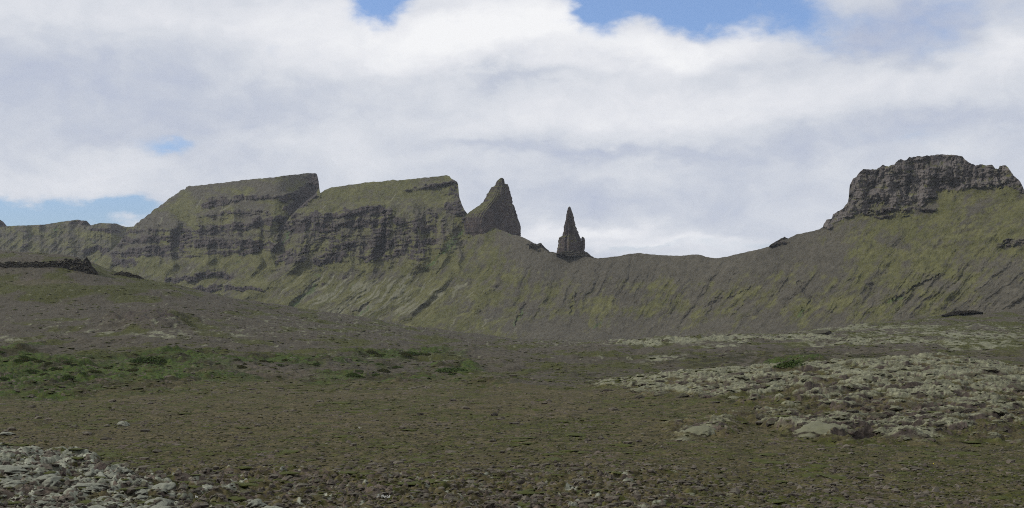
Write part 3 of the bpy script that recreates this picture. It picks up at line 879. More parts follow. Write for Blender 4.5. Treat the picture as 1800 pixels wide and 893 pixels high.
    for cx, cy, rx, ry, a in ((70, 660, 170, 34, 1.0), (30, 628, 60, 16, 0.9), (270, 655, 190, 24, 0.9), (300, 632, 110, 12, 0.9), (150, 638, 90, 10, 0.7), (520, 634, 190, 9, 0.8), (720, 620, 110, 7, 0.75), (600, 662, 130, 13, 0.7), (470, 665, 90, 10, 0.5),
                              (690, 665, 90, 12, 0.7), (795, 650, 50, 8, 0.9), (860, 672, 70, 10, 0.6), (60, 695, 150, 12, 0.7), (270, 690, 120, 10, 0.5), (700, 640, 60, 5, 0.6), (1385, 642, 45, 7, 0.8), (1460, 632, 90, 9, 0.35), (960, 655, 60, 8, 0.35)):
        green = np.maximum(green, a * ell(wpx, wpy, cx, cy, rx, ry, 0.6))
    green = green * (Y > 105)
    broad = green.copy()
    heath = broad * sm(fbm(X / 9, Y / 9, 194, 4) + 0.5 * broad, 0.05, 0.30)
    heath = np.maximum(heath, 0.8 * ell(wpx, wpy, 1330, 632, 260, 16, 0.7) * (Y > 165) * sm(fbm(X / 5, Y / 10, 195, 4), -0.25, 0.15))
    heath = np.maximum(heath, 0.6 * ell(wpx, wpy, 1010, 665, 120, 20, 0.7) * (Y > 120) * sm(fbm(X / 5, Y / 10, 195, 4), -0.1, 0.2))
    heath = np.maximum(heath, 0.5 * near_m(Y) * sm(fbm(X / 3.0, Y / 4.0, 196, 4), 0.12, 0.4))
    green = green * sm(fbm(X / 9, Y / 14, 100, 4) + 0.25 * green, -0.12, 0.22)
    green = np.maximum(green, 0.8 * ell(wpx, wpy, 270, 650, 110, 18, 0.7) * (Y > 105) * sm(fbm(X / 4, Y / 7, 197, 3), -0.2, 0.15))
    tus = np.abs(fbm(X / 2.6, Y / 3.4, 101, 3))
    Z2 = Z2 + broad * tus * 1.3 + broad * fbm(X / 9, Y / 12, 102, 3) * 1.8 + broad * fbm(X / 20, Y / 24, 103, 2) * 1.8

    sl = np.gradient(Z2, axis=0) / np.gradient(Y, axis=0)
    # --- cover masks
    n_mid = fbm(X / 1.1, Y / 1.3, 103, 4)
    n_low = fbm(X / 11, Y / 16, 104, 4)
    n_far = fbm(X / 16, Y / 34, 105, 4)
    pale = field * sm(lav - 0.46 - 0.22 * sm(wpy, 690, 730) + 0.55 * fbm(X / 2.6, Y / 2.6, 106, 4) + 0.5 * fbm(X / 9, Y / 7, 107, 3) + 0.12, -0.10, 0.22)
    pale = np.maximum(pale, ridge * sm(fbm(X / 9, Y / 22, 108, 4) + 0.25, 0.0, 0.3) * 0.9)
    for cx, cy, rx, ry in ((270, 590, 34, 6), (325, 591, 18, 5), (150, 583, 50, 2.0), (20, 596, 30, 5), (420, 592, 22, 2.5), (1450, 742, 70, 14), (1230, 757, 42, 8), (1180, 629, 40, 5), (1150, 634, 30, 5), (1260, 608, 30, 1.5), (1480, 606, 80, 3), (1590, 600, 100, 3), (1700, 590, 90, 4), (1720, 606, 70, 4)):
        pale = np.maximum(pale, 0.9 * ell(wpx, wpy, cx, cy, rx, ry, 0.6) * sm(fbm(X / 4, Y / 8, 109, 3), -0.25, 0.1))
    farpale = sm(fbm(X / 2.6, Y / 9, 110, 4) + 0.16 * ell(PX, PY, 560, 575, 260, 22) + 0.10 * ell(PX, PY, 180, 570, 150, 14) + 0.3 * ell(PX, PY, 1650, 590, 260, 22) + 0.25 * ell(PX, PY, 1000, 605, 130, 5), 0.20, 0.55) * (Y > 280) * 0.7
    pale = np.maximum(pale, farpale)
    lich = heap * sm(heap_h - 0.36 + 0.6 * fbm(X / 1.4, Y / 1.6, 111, 4) + 0.35 * (1 - sm(wpx, 100, 330)), -0.05, 0.25)
    lich = np.maximum(lich, stony * sm(fbm(X / 0.8, Y / 0.9, 112, 4), 0.10, 0.4) * 0.75)
    lich = np.maximum(lich, near * sm(fbm(X / 0.6, Y / 0.7, 113, 3), 0.40, 0.6) * 0.5)
    rock = np.maximum(field * sm(sl, 0.22, 0.7) * 0.95, field * pit * 0.8)
    rock = np.maximum(rock, heap * sm(sl, 0.7, 1.4) * 0.6)
    rock = np.maximum(rock, near * sm(fbm(X / 0.35, Y / 0.4, 114, 3), 0.24, 0.5) * 0.75)
    rock = np.maximum(rock, mound * 0.8 * sm(fbm(X / 5, Y / 10, 115, 3), -0.3, 0.2))
    rock = np.maximum(rock, 0.7 * (Y > 300) * ell(wpx, wpy, 1500, 612, 170, 6) * sm(fbm(X / 4, Y / 10, 116, 3), -0.2, 0.2))
    olive = sm(0.45 + 0.9 * n_mid + 0.7 * n_low, 0.35, 0.75)
    patchy = fbm(X / 6, Y / 9, 198, 4)
    olive = np.clip(olive + 0.12 - 0.8 * sm(patchy, 0.05, 0.40), 0, 1)
    olive = olive * (1 - 0.7 * stony) + 0.9 * heap * sm(fbm(X / 1.1, Y / 1.3, 193, 3), 0.02, 0.22) + stony * sm(fbm(X / 0.9, Y / 1.1, 117, 4), 0.12, 0.35)
    olive = np.where(Y > 220, sm(fbm(X / 26, Y / 60, 118, 4) + 0.9 * n_far + 0.10 - 0.5 * ell(PX, PY, 120, 545, 260, 14) + 0.45 * ell(PX, PY, 100, 500, 220, 26) + 0.3 * ell(PX, PY, 1650, 590, 220, 30), 0.0, 0.5), olive)
    scree = np.maximum(ell(wpx, PY, 160, 543, 300, 16) * (Y > 300), sm(Y, 170, 240) * 0.9)
    scree = np.maximum(scree, ell(wpx, wpy, 1000, 650, 170, 28) * (Y > 130))
    red = near * sm(fbm(X / 0.5, Y / 0.6, 119, 3) + 0.18 * stony + 0.30 * sm(fbm(X / 5, Y / 8, 199, 3), 0.05, 0.35), 0.30, 0.5) * 0.8 + 0.5 * ell(wpx, PY, 60, 495, 60, 8) * (Y > 400)
    red = np.maximum(red, 0.5 * ell(wpx, wpy, 470, 655, 120, 8) * (Y > 150))
    olive = np.clip(olive * 0.9 + 0.5 * (Y < 75) * sm(wpx, 1150, 1500) * sm(n_mid, -0.3, 0.1), 0, 1) * (1 - 0.4 * field)
    cov_a = np.stack([green, pale, rock, scree], -1)
    cov_b = np.stack([olive, lich, red, heath], -1)
    P = np.stack([X, Y, Z2], -1)
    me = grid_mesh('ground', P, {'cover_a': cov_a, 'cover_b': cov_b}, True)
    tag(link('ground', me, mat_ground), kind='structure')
    return pxs, ys, Z2, field, heap, stony, green


GPX, GY, GZ, G_FIELD, G_HEAP, G_STONY, G_GREEN = build_ground()


def ground_z(X, Y):
    px = np.asarray(X) / np.asarray(Y) * FPX + 900
    return bilin(GZ, GY, GPX, np.asarray(Y), px)


def ground_at(px, py, y0=34.0, y1=1500.0):
    """first ground point seen along the ray through a photo pixel"""
    yy = np.geomspace(y0, y1, 2600)
    z = ground_z((px - 900) / FPX * yy, yy)
    r = YH - (z - ZC) / yy * FPX
    i = int(np.argmax(r <= py))
    return (px - 900) / FPX * yy[i], float(yy[i]), float(z[i])


# ------------------------------------------------------------------ the rock towers
def tower(name, rows, Ymid, mat, label, cat, nseg=128, nrow=170, seed=0, rough=1.0, rib=1.0, flank=0.0):
    """rows: (py, left, front ridge, right, front depth, back depth) from the top down; closed tapering body"""
    rows = np.array(rows, float)
    py = np.linspace(rows[0, 0], rows[-1, 0], nrow)
    L, Fx, Rt, Df, Db = [np.interp(py, rows[:, 0], rows[:, k]) for k in range(1, 6)]
    s = np.linspace(0, 4, nseg, endpoint=False)
    corner = (s % 1)
    q = np.floor(s).astype(int)
    # soften the corners of the four sided section
    pts_x = np.stack([L, Fx, Rt, (L + Rt) / 2], 0)
    pts_y = np.stack([0 * L, -Df, 0 * L, Db], 0)
    Xp = pts_x[q] * (1 - corner)[:, None] + pts_x[(q + 1) % 4] * corner[:, None]
    Yd = pts_y[q] * (1 - corner)[:, None] + pts_y[(q + 1) % 4] * corner[:, None]
    bul = np.sin(corner * np.pi)[:, None]
    mx, my = (L + Rt)[None] / 2, (Db - Df)[None] * 0.2
    Xp = mx + (Xp - mx) * (1 + 0.03 * bul)
    Yd = my + (Yd - my) * (1 + 0.06 * bul)
    wob = np.minimum((Rt - L) * 0.10, 2.2) * rough
    L = L + wob * fbm(py / 5.0, py * 0 + 2.7, 132 + seed, 3) * 1.1
    Rt = Rt + wob * fbm(py / 5.0, py * 0 + 8.1, 134 + seed, 3) * 1.1
    pts_x = np.stack([L, Fx, Rt, (L + Rt) / 2], 0)
    Xp = pts_x[q] * (1 - corner)[:, None] + pts_x[(q + 1) % 4] * corner[:, None]
    mx = (L + Rt)[None] / 2
    Xp = mx + (Xp - mx) * (1 + 0.03 * bul)
    S = (s[:, None] * 9 + 0 * py[None])
    PYg = py[None] + 0 * S
    n = rough * (fbm(S / 1.9 + 50, PYg / 34, 120 + seed, 4) * 0.34 + 0.07 * fbm(S / 0.9, PYg / 7, 124 + seed, 3)) + rib * 0.30 * ridged(S / 1.5, PYg / 140, 128 + seed, 2) - rib * 0.14
    left = np.clip(1 - np.abs(s - 0.45) / 0.6, 0, 1)[:, None]       # the flank that carries moss is smoother
    n = n * (1 - 0.75 * left * flank)
    jx = (n - 0.1) * np.minimum((Rt - L)[None] * 0.5, 14)
    k = 1 + jx / np.maximum((Rt - L)[None] * 0.5, 0.8)
    kx = 1 + (k - 1) * 0.45
    Xp = mx + (Xp - mx) * kx
    Yd = my + (Yd - my) * k
    yw = Ymid + Yd
    P = world_pt(Xp, PYg, Ymid + 0 * Yd)
    P[..., 1] = yw
    V = P.transpose(1, 0, 2).reshape(-1, 3)
    F = []
    for r in range(nrow - 1):
        a = np.arange(nseg)
        b = (a + 1) % nseg
        F.append(np.stack([r * nseg + a, (r + 1) * nseg + a, (r + 1) * nseg + b, r * nseg + b], -1))
    F = np.concatenate(F)
    top = len(V)
    V = np.concatenate([V, V[:nseg].mean(0, keepdims=True) + [[0, 0, 0.4]]])
    cap = np.array([[a, (a + 1) % nseg, top, top] for a in range(nseg)])
    me = bpy.data.meshes.new(name)
    bm = bmesh.new()
    vs = [bm.verts.new(v) for v in V]
    for f in F:
        bm.faces.new([vs[i] for i in f])
    for f in cap:
        bm.faces.new([vs[f[0]], vs[f[1]], vs[f[2]]])
    bmesh.ops.recalc_face_normals(bm, faces=bm.faces)
    bm.to_mesh(me)
    bm.free()
    o = link(name, me, mat)
    if label:
        tag(o, label, cat)
    return o


Yfin = float(np.interp(868, MPX, MTOP)) + 14
fin_rows = [(313, 879.5, 881.5, 884.2, 2, 2), (315, 877, 881, 885.5, 3, 4), (319, 872.5, 880.5, 886, 5, 6), (322.5, 871, 880, 887, 6, 8), (324, 870.3, 880, 892, 6, 8), (327.5, 868.5, 879, 894.5, 7, 9), (329.5, 862, 878, 895.5, 9, 11), (335, 859.5, 877, 896.5, 10, 12), (341, 856, 876, 897.5, 12, 13), (350, 851.5, 872, 899, 15, 15), (356, 848.5, 868, 900.5, 17, 16),
            (362, 841, 864, 902.5, 17, 17), (367, 833, 860, 905, 17, 18), (371, 827.5, 856, 906.5, 17, 18), (376, 822, 852, 908, 17, 19), (384, 817, 848, 910.5, 17, 20), (396, 816, 846, 914, 17, 21), (409, 818, 850, 916, 17, 22), (417, 822, 855, 915, 17, 22), (430, 826, 858, 914, 16, 22)]
tower('rock_fin', fin_rows, Yfin, mat_pinnacle, 'tall dark rock fin with a mossy left flank leaning beside the second flat topped hill', 'rock fin', seed=1, rough=1.0, rib=1.2, flank=1.0)
Ysp = float(np.interp(1004, MPX, MTOP)) + 10
sp_rows = [(363.3, 1000.2, 1001, 1001.8, 0.6, 0.6), (365, 998.6, 1001, 1003.6, 2, 2), (371, 996.8, 1001, 1005.6, 3, 3), (376, 995.6, 1001, 1007.2, 4, 4), (386, 994.2, 1001, 1009.8, 5, 5), (396, 991.6, 1001, 1012, 6.5, 6), (405, 990.3, 1001, 1015, 8, 7), (411, 989.5, 1000, 1016.8, 9, 8),
           (415, 987, 1000, 1018.5, 10, 9), (418, 981.8, 999, 1020, 11, 10), (424, 980.8, 999, 1022, 12, 10), (432, 979.8, 999, 1024.5, 13, 11), (441, 979.4, 999, 1026.5, 14, 12), (452, 979, 999, 1028, 15, 13)]
spire = tower('rock_spire', sp_rows, Ysp, mat_pinnacle, 'slender dark rock spire standing alone on the saddle', 'rock spire', seed=5, rough=0.9, rib=0.9)
turret_rows = [(416.5, 1023, 1024, 1025, 0.8, 0.8), (418.5, 1021.8, 1024.5, 1027.6, 2.5, 2.5), (424, 1021.5, 1025, 1028.6, 4, 4), (432, 1020.5, 1025, 1028.4, 6, 5), (441, 1019, 1024, 1027.4, 8, 7), (452, 1018, 1024, 1027, 9, 8)]
turret = tower('side_turret', turret_rows, Ysp - 1.0, mat_pinnacle, None, None, nseg=32, nrow=50, seed=9, rough=0.8, rib=0.4)
turret.parent = spire


def ledge(name, pts, depth, mat, label, cat, seed=0, rough=1.0, n=None, layers=3.0, taper=4.0):
    """an outcrop: a broken rock wall along (px, top row, bottom row, distance) with its top running back into the ground"""
    pts = np.array(pts, float)
    n = n or int((pts[-1, 0] - pts[0, 0]) * 1.2) + 8
    px = np.linspace(pts[0, 0], pts[-1, 0], n)
    T_, B_, Yd = [np.interp(px, pts[:, 0], pts[:, k]) for k in (1, 2, 3)]
    hgt = (B_ - T_)
    u_ = (px - px[0]) / (px[-1] - px[0])
    tap = np.clip(np.minimum(u_, 1 - u_) * taper, 0, 1) ** 0.6
    T_ = T_ + fbm(px / 5, px * 0, 140 + seed, 3) * np.minimum(hgt, 8) * 0.28 * rough
    B_ = B_ + fbm(px / 9, px * 0 + 7, 141 + seed, 4) * np.minimum(hgt, 10) * 0.55 * rough
    T_ = B_ + (T_ - B_) * np.maximum(tap * (0.75 + 0.5 * np.clip(0.5 + fbm(px / 16, px * 0 + 3, 142 + seed, 3), 0, 1)), 0.05)
    hgt = np.maximum(B_ - T_, 0.3)
    nf, nb = 26, 8
    rows = []
    for i in range(nf):
        t = i / (nf - 1)
        py = B_ + (T_ - B_) * t
        d = np.abs(Yd / FPX * hgt)
        jut = (0.55 * fbm(px / 7, px * 0 + t * layers * 1.3, 145 + seed, 4) + 0.16 * np.sin(t * layers * 6.28 + fbm(px / 9, px * 0 + t * 2, 147 + seed, 3) * 7)
               + 0.45 * fbm(px / 2.6, px * 0 + t * 5, 149 + seed, 2)) * d * 0.5 * rough
        Yr = Yd - jut + t * d * 0.25
        rows.append(world_pt(px, py, Yr))
    top = rows[-1]
    for j in range(1, nb + 1):
        u = j / nb
        b = top.copy()
        b[:, 1] += depth * u
        b[:, 0] *= (top[:, 1] + depth * u) / top[:, 1]
        b[:, 2] += (fbm(px / 6, px * 0 + u * 3, 151 + seed, 2) * 0.5 - 1.4 * u * u * u * 3) * depth / 40.0
        rows.append(b)
    last = rows[-1].copy()
    last[:, 2] -= 30 * depth / 40
    rows.append(last)
    P = np.stack(rows)
    # close the two ends
    e0 = P[:, :1].copy()
    e1 = P[:, -1:].copy()
    for e_ in (e0, e1):
        e_[..., 0] *= (e_[..., 1] + depth) / e_[..., 1]
        e_[..., 1] += depth
    P = np.concatenate([e0, P, e1], 1)
    return tag(link(name, grid_mesh(name, P, None, False), mat), label, cat)


ledge('rock_ledge', [(-420, 457, 468, 648), (-90, 458, 470, 652), (0, 461.5, 470, 652), (60, 460.5, 472, 654), (95, 458.5, 474, 656), (130, 455, 478, 656), (160, 457.5, 482, 656), (173, 460, 484, 657)], 36, mat_dark,
      'long flat dark rock ledge capping the left hillside', 'rock ledge', 1, 0.9, taper=30.0)
ledge('rock_outcrop', [(198, 476, 484, 690), (215, 478, 487, 690), (235, 481, 489, 692), (256, 487, 493, 695)], 25, mat_dark, 'small broken dark outcrop just right of the long flat ledge', 'rock outcrop', 2, 0.8)
ledge('rock_outcrop', [(1655, 551, 555, 694), (1682, 546, 553, 696), (1700, 545, 550, 698), (1728, 546, 549, 702)], 14, mat_dark, 'thin dark outcrop at the foot of the right hill', 'rock outcrop', 3, 0.8)
ledge('rock_outcrop', [(205, 562, 576, 450), (240, 555, 575, 448), (268, 553.5, 577, 447), (300, 557, 578, 447), (328, 566, 579, 448)], 18, mat_dark, 'low dark rubble mound on the left gravel slope', 'rock outcrop', 4, 0.9)
Ypd = float(np.interp(1020, MPX, MTOP)) - 2
ledge('rock_slab', [(978, 441.5, 447, Ypd), (1000, 440.5, 449, Ypd - 2), (1020, 441, 451, Ypd - 4), (1036, 445.5, 453, Ypd - 4), (1051, 453, 457, Ypd - 3)], 30, mat_dark, 'low slanting slab under the lone spire', 'rock slab', 5, 0.7)
Yrd = float(np.interp(950, MPX, MTOP)) - 2
ledge('rock_outcrop', [(930, 423, 431, Yrd), (944, 429, 437, Yrd), (951, 428, 440, Yrd), (957, 434, 441, Yrd), (966, 436, 443, Yrd)], 14, mat_dark, 'small stepped outcrop on the ridge between the fin and the spire', 'rock outcrop', 6, 0.8)
Yrr = float(np.interp(1368, MPX, MTOP)) - 3
ledge('rock_outcrop', [(1352, 428, 433, Yrr), (1362, 423.5, 431, Yrr), (1370, 420.5, 429, Yrr - 2), (1390, 416.5, 424, Yrr - 4)], 12, mat_dark, 'little knob of rock on the ridge left of the right crag', 'rock outcrop', 7, 0.8)

# ------------------------------------------------------------------ boulders, moss hummocks, shrubs
random.seed(4)
rng = np.random.RandomState(12)


def ico(sub):
    bm = bmesh.new()
    bmesh.ops.create_icosphere(bm, subdivisions=sub, radius=1.0)
    bm.verts.ensure_lookup_table()
    V = np.array([v.co[:] for v in bm.verts])
    F = np.array([[v.index for v in f.verts] for f in bm.faces])
    bm.free()
    return V, F


IV, IF = ico(4)
IV1, IF1 = ico(1)


def boulder_mesh(name, seed, mat, flat=0.7, cuts=9):
    r = np.random.RandomState(seed)
    V = IV.copy()
    for _ in range(cuts):                     # broken faces
        n = r.randn(3)
        n[2] *= 0.7
        n /= np.linalg.norm(n)
        d = r.uniform(0.55, 0.88)
        s = V @ n
        V = V - np.outer(np.clip(s - d, 0, None) * 0.93, n)
    n_ = fbm(V[:, 0] * 2.1 + V[:, 2] * 1.3, V[:, 1] * 2.1 - V[:, 2], 160 + seed, 4)
    V = V * (1 + 0.10 * n_ + 0.05 * fbm(V[:, 0] * 7 + V[:, 2] * 4, V[:, 1] * 7, 170 + seed, 3))[:, None]
    V[:, 2] *= flat
    me = tri_mesh(name, V, IF, False)
    me.materials.append(mat)
    return me


def hummock_mesh(name, seed, mat, rough=1.0):
    """a swollen cushion of moss over lava, lobed and creased"""
    r = np.random.RandomState(seed)
    V = IV.copy()
    a = np.arctan2(V[:, 1], V[:, 0])
    lob = np.abs(perlin(V[:, 0] * 1.6 + 11 * seed, V[:, 1] * 1.6 + V[:, 2], 180 + seed)) ** 0.7
    lob2 = np.abs(perlin(V[:, 0] * 4.0 + 7 * seed, V[:, 1] * 4.0 + V[:, 2] * 2, 190 + seed)) ** 0.8
    V = V * (0.74 + 0.42 * lob + 0.30 * rough * lob2 + 0.09 * rough * fbm(V[:, 0] * 14, V[:, 1] * 14 + V[:, 2] * 9, 195 + seed, 2))[:, None]
    V[:, 0] *= 1 + 0.25 * np.sin(a + r.rand() * 6)
    rr = np.hypot(V[:, 0], V[:, 1])
    V[:, 2] = np.where(V[:, 2] > 0, V[:, 2] * 0.62, V[:, 2] * 0.35) - 0.28 * np.clip(rr - 0.45, 0, 1)
    me = tri_mesh(name, V, IF, True)
    me.materials.append(mat)
    return me


ROCKS = [boulder_mesh('boulder_shape', 20 + i, mat_boulder, random.uniform(0.55, 0.85)) for i in range(7)]
DARKS = [boulder_mesh('lava_shape', 40 + i, mat_dark, random.uniform(0.5, 0.75), 7) for i in range(4)]
LICH = [hummock_mesh('lichen_shape', 60 + i, mat_lichen, 0.45) for i in range(6)]
PALE = [hummock_mesh('moss_shape', 80 + i, mat_pale) for i in range(6)]


def place(name, me, px, py, wpx, hratio=1.0, sink=0.3, label=None, cat=None, group=None, rz=None, ymax=1500, tilt=0.12):
    """stand a rock on the ground seen at a photo pixel, wpx photo pixels wide"""
    x, y, z = ground_at(px, py, 34.0, ymax)
    r = wpx * y / FPX / 2
    o = bpy.data.objects.new(name, me)
    COL.objects.link(o)
    o.scale = (r, r * random.uniform(0.75, 1.1), r * hratio)  # kept close to round in plan
    o.rotation_euler = (random.uniform(-tilt, tilt), random.uniform(-tilt, tilt), random.uniform(0, 6.28) if rz is None else rz)
    yc = y + r * 0.5
    xc = x * yc / y
    o.location = (xc, yc, min(z, float(ground_z(xc, yc))) + r * hratio * (0.30 - sink))
    tag(o, label, cat, group)
    return o


single = [
    (DARKS, 'boulder', 738, 729, 15, 0.8, 'lone upright dark boulder on the middle of the plain'),
    (ROCKS, 'boulder', 383, 735, 13, 0.9, 'small dark boulder on the plain above the bottom left lichen heap'),
    (ROCKS, 'boulder', 436, 727, 11, 0.9, 'small grey boulder farther out on the plain left of the lone upright one'),
    (LICH, 'boulder', 217, 748, 26, 0.8, 'pale lichen spotted boulder on the left of the plain'),
    (ROCKS, 'boulder', 130, 752, 20, 0.6, 'brown half buried boulder on the plain near the left edge'),
    (DARKS, 'boulder', 1127, 700, 26, 0.6, 'dark squat boulder at the left tip of the pale moss field'),
    (DARKS, 'boulder', 1785, 684, 38, 0.75, 'big dark brown boulder on the moss field at the right edge'),
    (ROCKS, 'boulder', 181, 824, 32, 1.1, 'square brown block standing in the bottom left lichen heap'),
    (ROCKS, 'boulder', 108, 836, 20, 1.1, 'reddish brown stone wedged among the pale lichen hummocks'),
    (ROCKS, 'boulder', 254, 856, 30, 0.7, 'brown stone with a hollow below it right of the lichen heap'),
    (ROCKS, 'boulder', 916, 850, 18, 0.9, 'grey stone in the stony strip along the bottom of the plain'),
    (ROCKS, 'boulder', 1200, 878, 14, 0.9, 'small angular stone near the bottom edge right of the middle'),
    (ROCKS, 'boulder', 1595, 861, 15, 0.6, 'pale flat stone alone on the bottom right of the plain'),
    (ROCKS, 'boulder', 1533, 785, 26, 0.35, 'flat grey stone below the front edge of the moss field'),
    (ROCKS, 'boulder', 1018, 785, 18, 0.4, 'flat light stone in the open middle of the plain'),
    (DARKS, 'boulder', 680, 870, 34, 0.4, 'low dark stone above the white flowers'),
    (DARKS, 'boulder', 1440, 586, 44, 0.35, 'dark jagged rocks on the crest of the far moss ridge'),
    (LICH, 'boulder', 10, 765, 30, 0.5, 'lichen covered stones cut by the left edge of the photo'),
    (PALE, 'moss_hummock', 1445, 756, 105, 0.48, 'long smooth pale moss hummock at the front of the right moss field'),
    (PALE, 'moss_hummock', 1238, 763, 66, 0.48, 'pale moss hummock lying out in front of the right moss field'),
    (LICH, 'lichen_hummock', 95, 855, 60, 0.8, 'largest smooth grey lichen hummock in the bottom left heap'),
    (LICH, 'lichen_hummock', 165, 836, 42, 0.8, 'rounded grey lichen hummock beside the square brown block'),
    (LICH, 'lichen_hummock', 150, 858, 70, 0.55, 'broad grey lichen hummock right of the largest one'),
    (LICH, 'lichen_hummock', 218, 832, 26, 0.8, 'small grey hummock to the right of the square brown block'),
]
for i, (lst, nm, px, py, w, hr, lab) in enumerate(single):
    place(nm, lst[i % len(lst)], px, py, w, hr, 0.3, lab, 'boulder' if nm == 'boulder' else 'hummock')


def scatter(n, lst, nm, poly, wlo, whi, hr, label, cat, group, reject=None, sink=0.35, tilt=0.15):
    k = 0
    tries = 0
    while k < n and tries < n * 30:
        tries += 1
        px, py = poly()
        if reject and reject(px, py):
            continue
        w = wlo + (whi - wlo) * random.random() ** 2.2
        place(nm, random.choice(lst), px, py, w, hr * random.uniform(0.7, 1.2), sink, label, cat, group, tilt=tilt)
        k += 1


def heap_pt():
    px = random.uniform(-20, 330) if random.random() < 0.8 else random.uniform(-20, 480)
    lo = np.interp(px, [-20, 60, 150, 190, 230, 330, 480], [810, 814, 818, 826, 846, 862, 888])
    return px, random.uniform(lo, 905)


def field_pt():
    px = 1050 + 800 * random.random() ** 0.75
    lo = np.interp(px, [1040, 1150, 1250, 1330, 1400, 1550, 1800, 1900], [694, 696, 706, 738, 764, 776, 784, 784])
    hi = np.interp(px, [1040, 1200, 1350, 1500, 1650, 1800, 1900], [688, 664, 652, 644, 634, 654, 654])
    return px, random.uniform(hi, lo)


scatter(70, LICH, 'lichen_hummock', heap_pt, 14, 64, 0.62, 'grey lichen hummock crowded into the bottom left heap', 'hummock', 'grey lichen hummocks in the bottom left heap')
scatter(40, ROCKS, 'boulder', heap_pt, 10, 34, 0.9, 'brown lava stone among the grey lichen hummocks', 'boulder', 'brown stones in the bottom left heap')
scatter(90, PALE, 'moss_hummock', field_pt, 8, 36, 0.5, 'pale green moss hummock on the rough lava field at right', 'hummock', 'moss hummocks on the right lava field')
scatter(170, DARKS + ROCKS[:2], 'boulder', field_pt, 7, 34, 0.7, 'dark lava boulder poking out of the pale moss field at right', 'boulder', 'dark boulders in the right moss field')
scatter(85, ROCKS, 'boulder', lambda: (random.uniform(260, 1350), random.uniform(826, 900)), 8, 30, 0.6, 'stone lying in the rubble strip along the bottom', 'boulder', 'stones in the bottom rubble strip')
scatter(55, ROCKS + DARKS, 'boulder', lambda: (random.uniform(-20, 1800), random.uniform(705, 820)), 4, 10, 0.7, 'small loose stone out on the brown plain', 'boulder', 'loose stones on the open plain')


def shrub_mesh(name, seed, mat, leaves=1500):
    r = np.random.RandomState(seed)
    th = r.rand(leaves) * 6.283
    rad = np.sqrt(r.rand(leaves))
    lump = 0.65 + 0.5 * np.abs(perlin(np.cos(th) * rad * 2.4 + seed, np.sin(th) * rad * 2.4, 200 + seed))
    h = (1 - rad ** 2.2) * lump * (0.35 + 0.65 * r.rand(leaves) ** 0.5)
    C = np.stack([np.cos(th) * rad, np.sin(th) * rad, h * 0.42], -1)
    sz = r.uniform(0.035, 0.075, leaves)
    a = r.randn(leaves, 3)
    a /= np.linalg.norm(a, axis=1)[:, None]
    b = np.cross(a, r.randn(leaves, 3))
    b /= np.linalg.norm(b, axis=1)[:, None]
    V = np.stack([C - a * sz[:, None], C + b * sz[:, None] * 0.55, C + a * sz[:, None], C - b * sz[:, None] * 0.55], 1).reshape(-1, 3)
    F = np.arange(leaves * 4).reshape(-1, 4)
    me = tri_mesh(name, V, F, False)
    me.materials.append(mat)
    return me


def stem_mesh(name, seed):
    r = np.random.RandomState(seed)
    V, F = [], []
    for k in range(14):
        a = r.rand() * 6.28
        l = r.uniform(0.3, 0.75)
        p0 = np.array([0, 0, -0.1])
        p1 = np.array([math.cos(a) * l, math.sin(a) * l, 0.22 * (1 - l * 0.6)])
        sd = np.array([-math.sin(a), math.cos(a), 0]) * 0.016
        up = np.array([0, 0, 0.03])
        n = len(V)
        V += [p0 - sd, p0 + sd, p0 + up, p1 - sd * 0.4, p1 + sd * 0.4, p1 + up * 0.4]
        F += [[n, n + 1, n + 4, n + 3], [n + 1, n + 2, n + 5, n + 4], [n + 2, n, n + 3, n + 5]]
    me = tri_mesh(name, V, F)
    me.materials.append(mat_twig)
    return me


LEAF = [shrub_mesh('foliage_shape', 300 + i, mat_shrub) for i in range(3)] + [shrub_mesh('heath_shape', 310 + i, mat_olive) for i in range(3)]
STEM = [stem_mesh('stem_shape', 320 + i) for i in range(2)]


def shrub(px, py, w, hr, label, group, leaf):
    x, y, z = ground_at(px, py, 34, 420)
    r = w * y / FPX / 2
    e = bpy.data.objects.new('shrub', None)
    COL.objects.link(e)
    e.empty_display_size = 0.2
    e.location = (x, y, z - 0.04 * r)
    e.rotation_euler = (0, 0, random.uniform(0, 6.28))
    e.scale = (r, r, r * hr)
    tag(e, label, 'shrub', group)
    for nm, me in (('foliage', leaf), ('stem', random.choice(STEM))):
        o = bpy.data.objects.new(nm, me)
        COL.objects.link(o)
        o.parent = e


shrub(1393, 645, 66, 1.0, 'bright green low shrub just behind the crest of the right moss field', None, LEAF[0])
shrub(795, 652, 62, 0.6, 'bright green low shrub alone in the hollow in the middle', None, LEAF[1])
shrub(262, 636, 70, 0.8, 'dark green shrub at the top of the left green bank', None, LEAF[2])


def hollow_pt():
    c = random.choice([(70, 655, 150, 28), (280, 650, 170, 20), (520, 640, 160, 8), (650, 660, 150, 12), (40, 630, 60, 12), (720, 624, 90, 5)])
    return random.gauss(c[0], c[2] * 0.5), random.gauss(c[1], c[3] * 0.5)


for k in range(70):
    px, py = hollow_pt()
    if not (-60 < px < 930 and 608 < py < 708):
        continue
    gr = random.random() < 0.5
    shrub(px, py, random.uniform(9, 28), random.uniform(0.7, 1.2),
          'low green shrub in the grassy hollow at left' if gr else 'low olive heath shrub in the hollow at left',
          'green shrubs in the left hollow' if gr else 'olive shrubs in the left hollow', random.choice(LEAF[:3] if gr else LEAF[3:]))


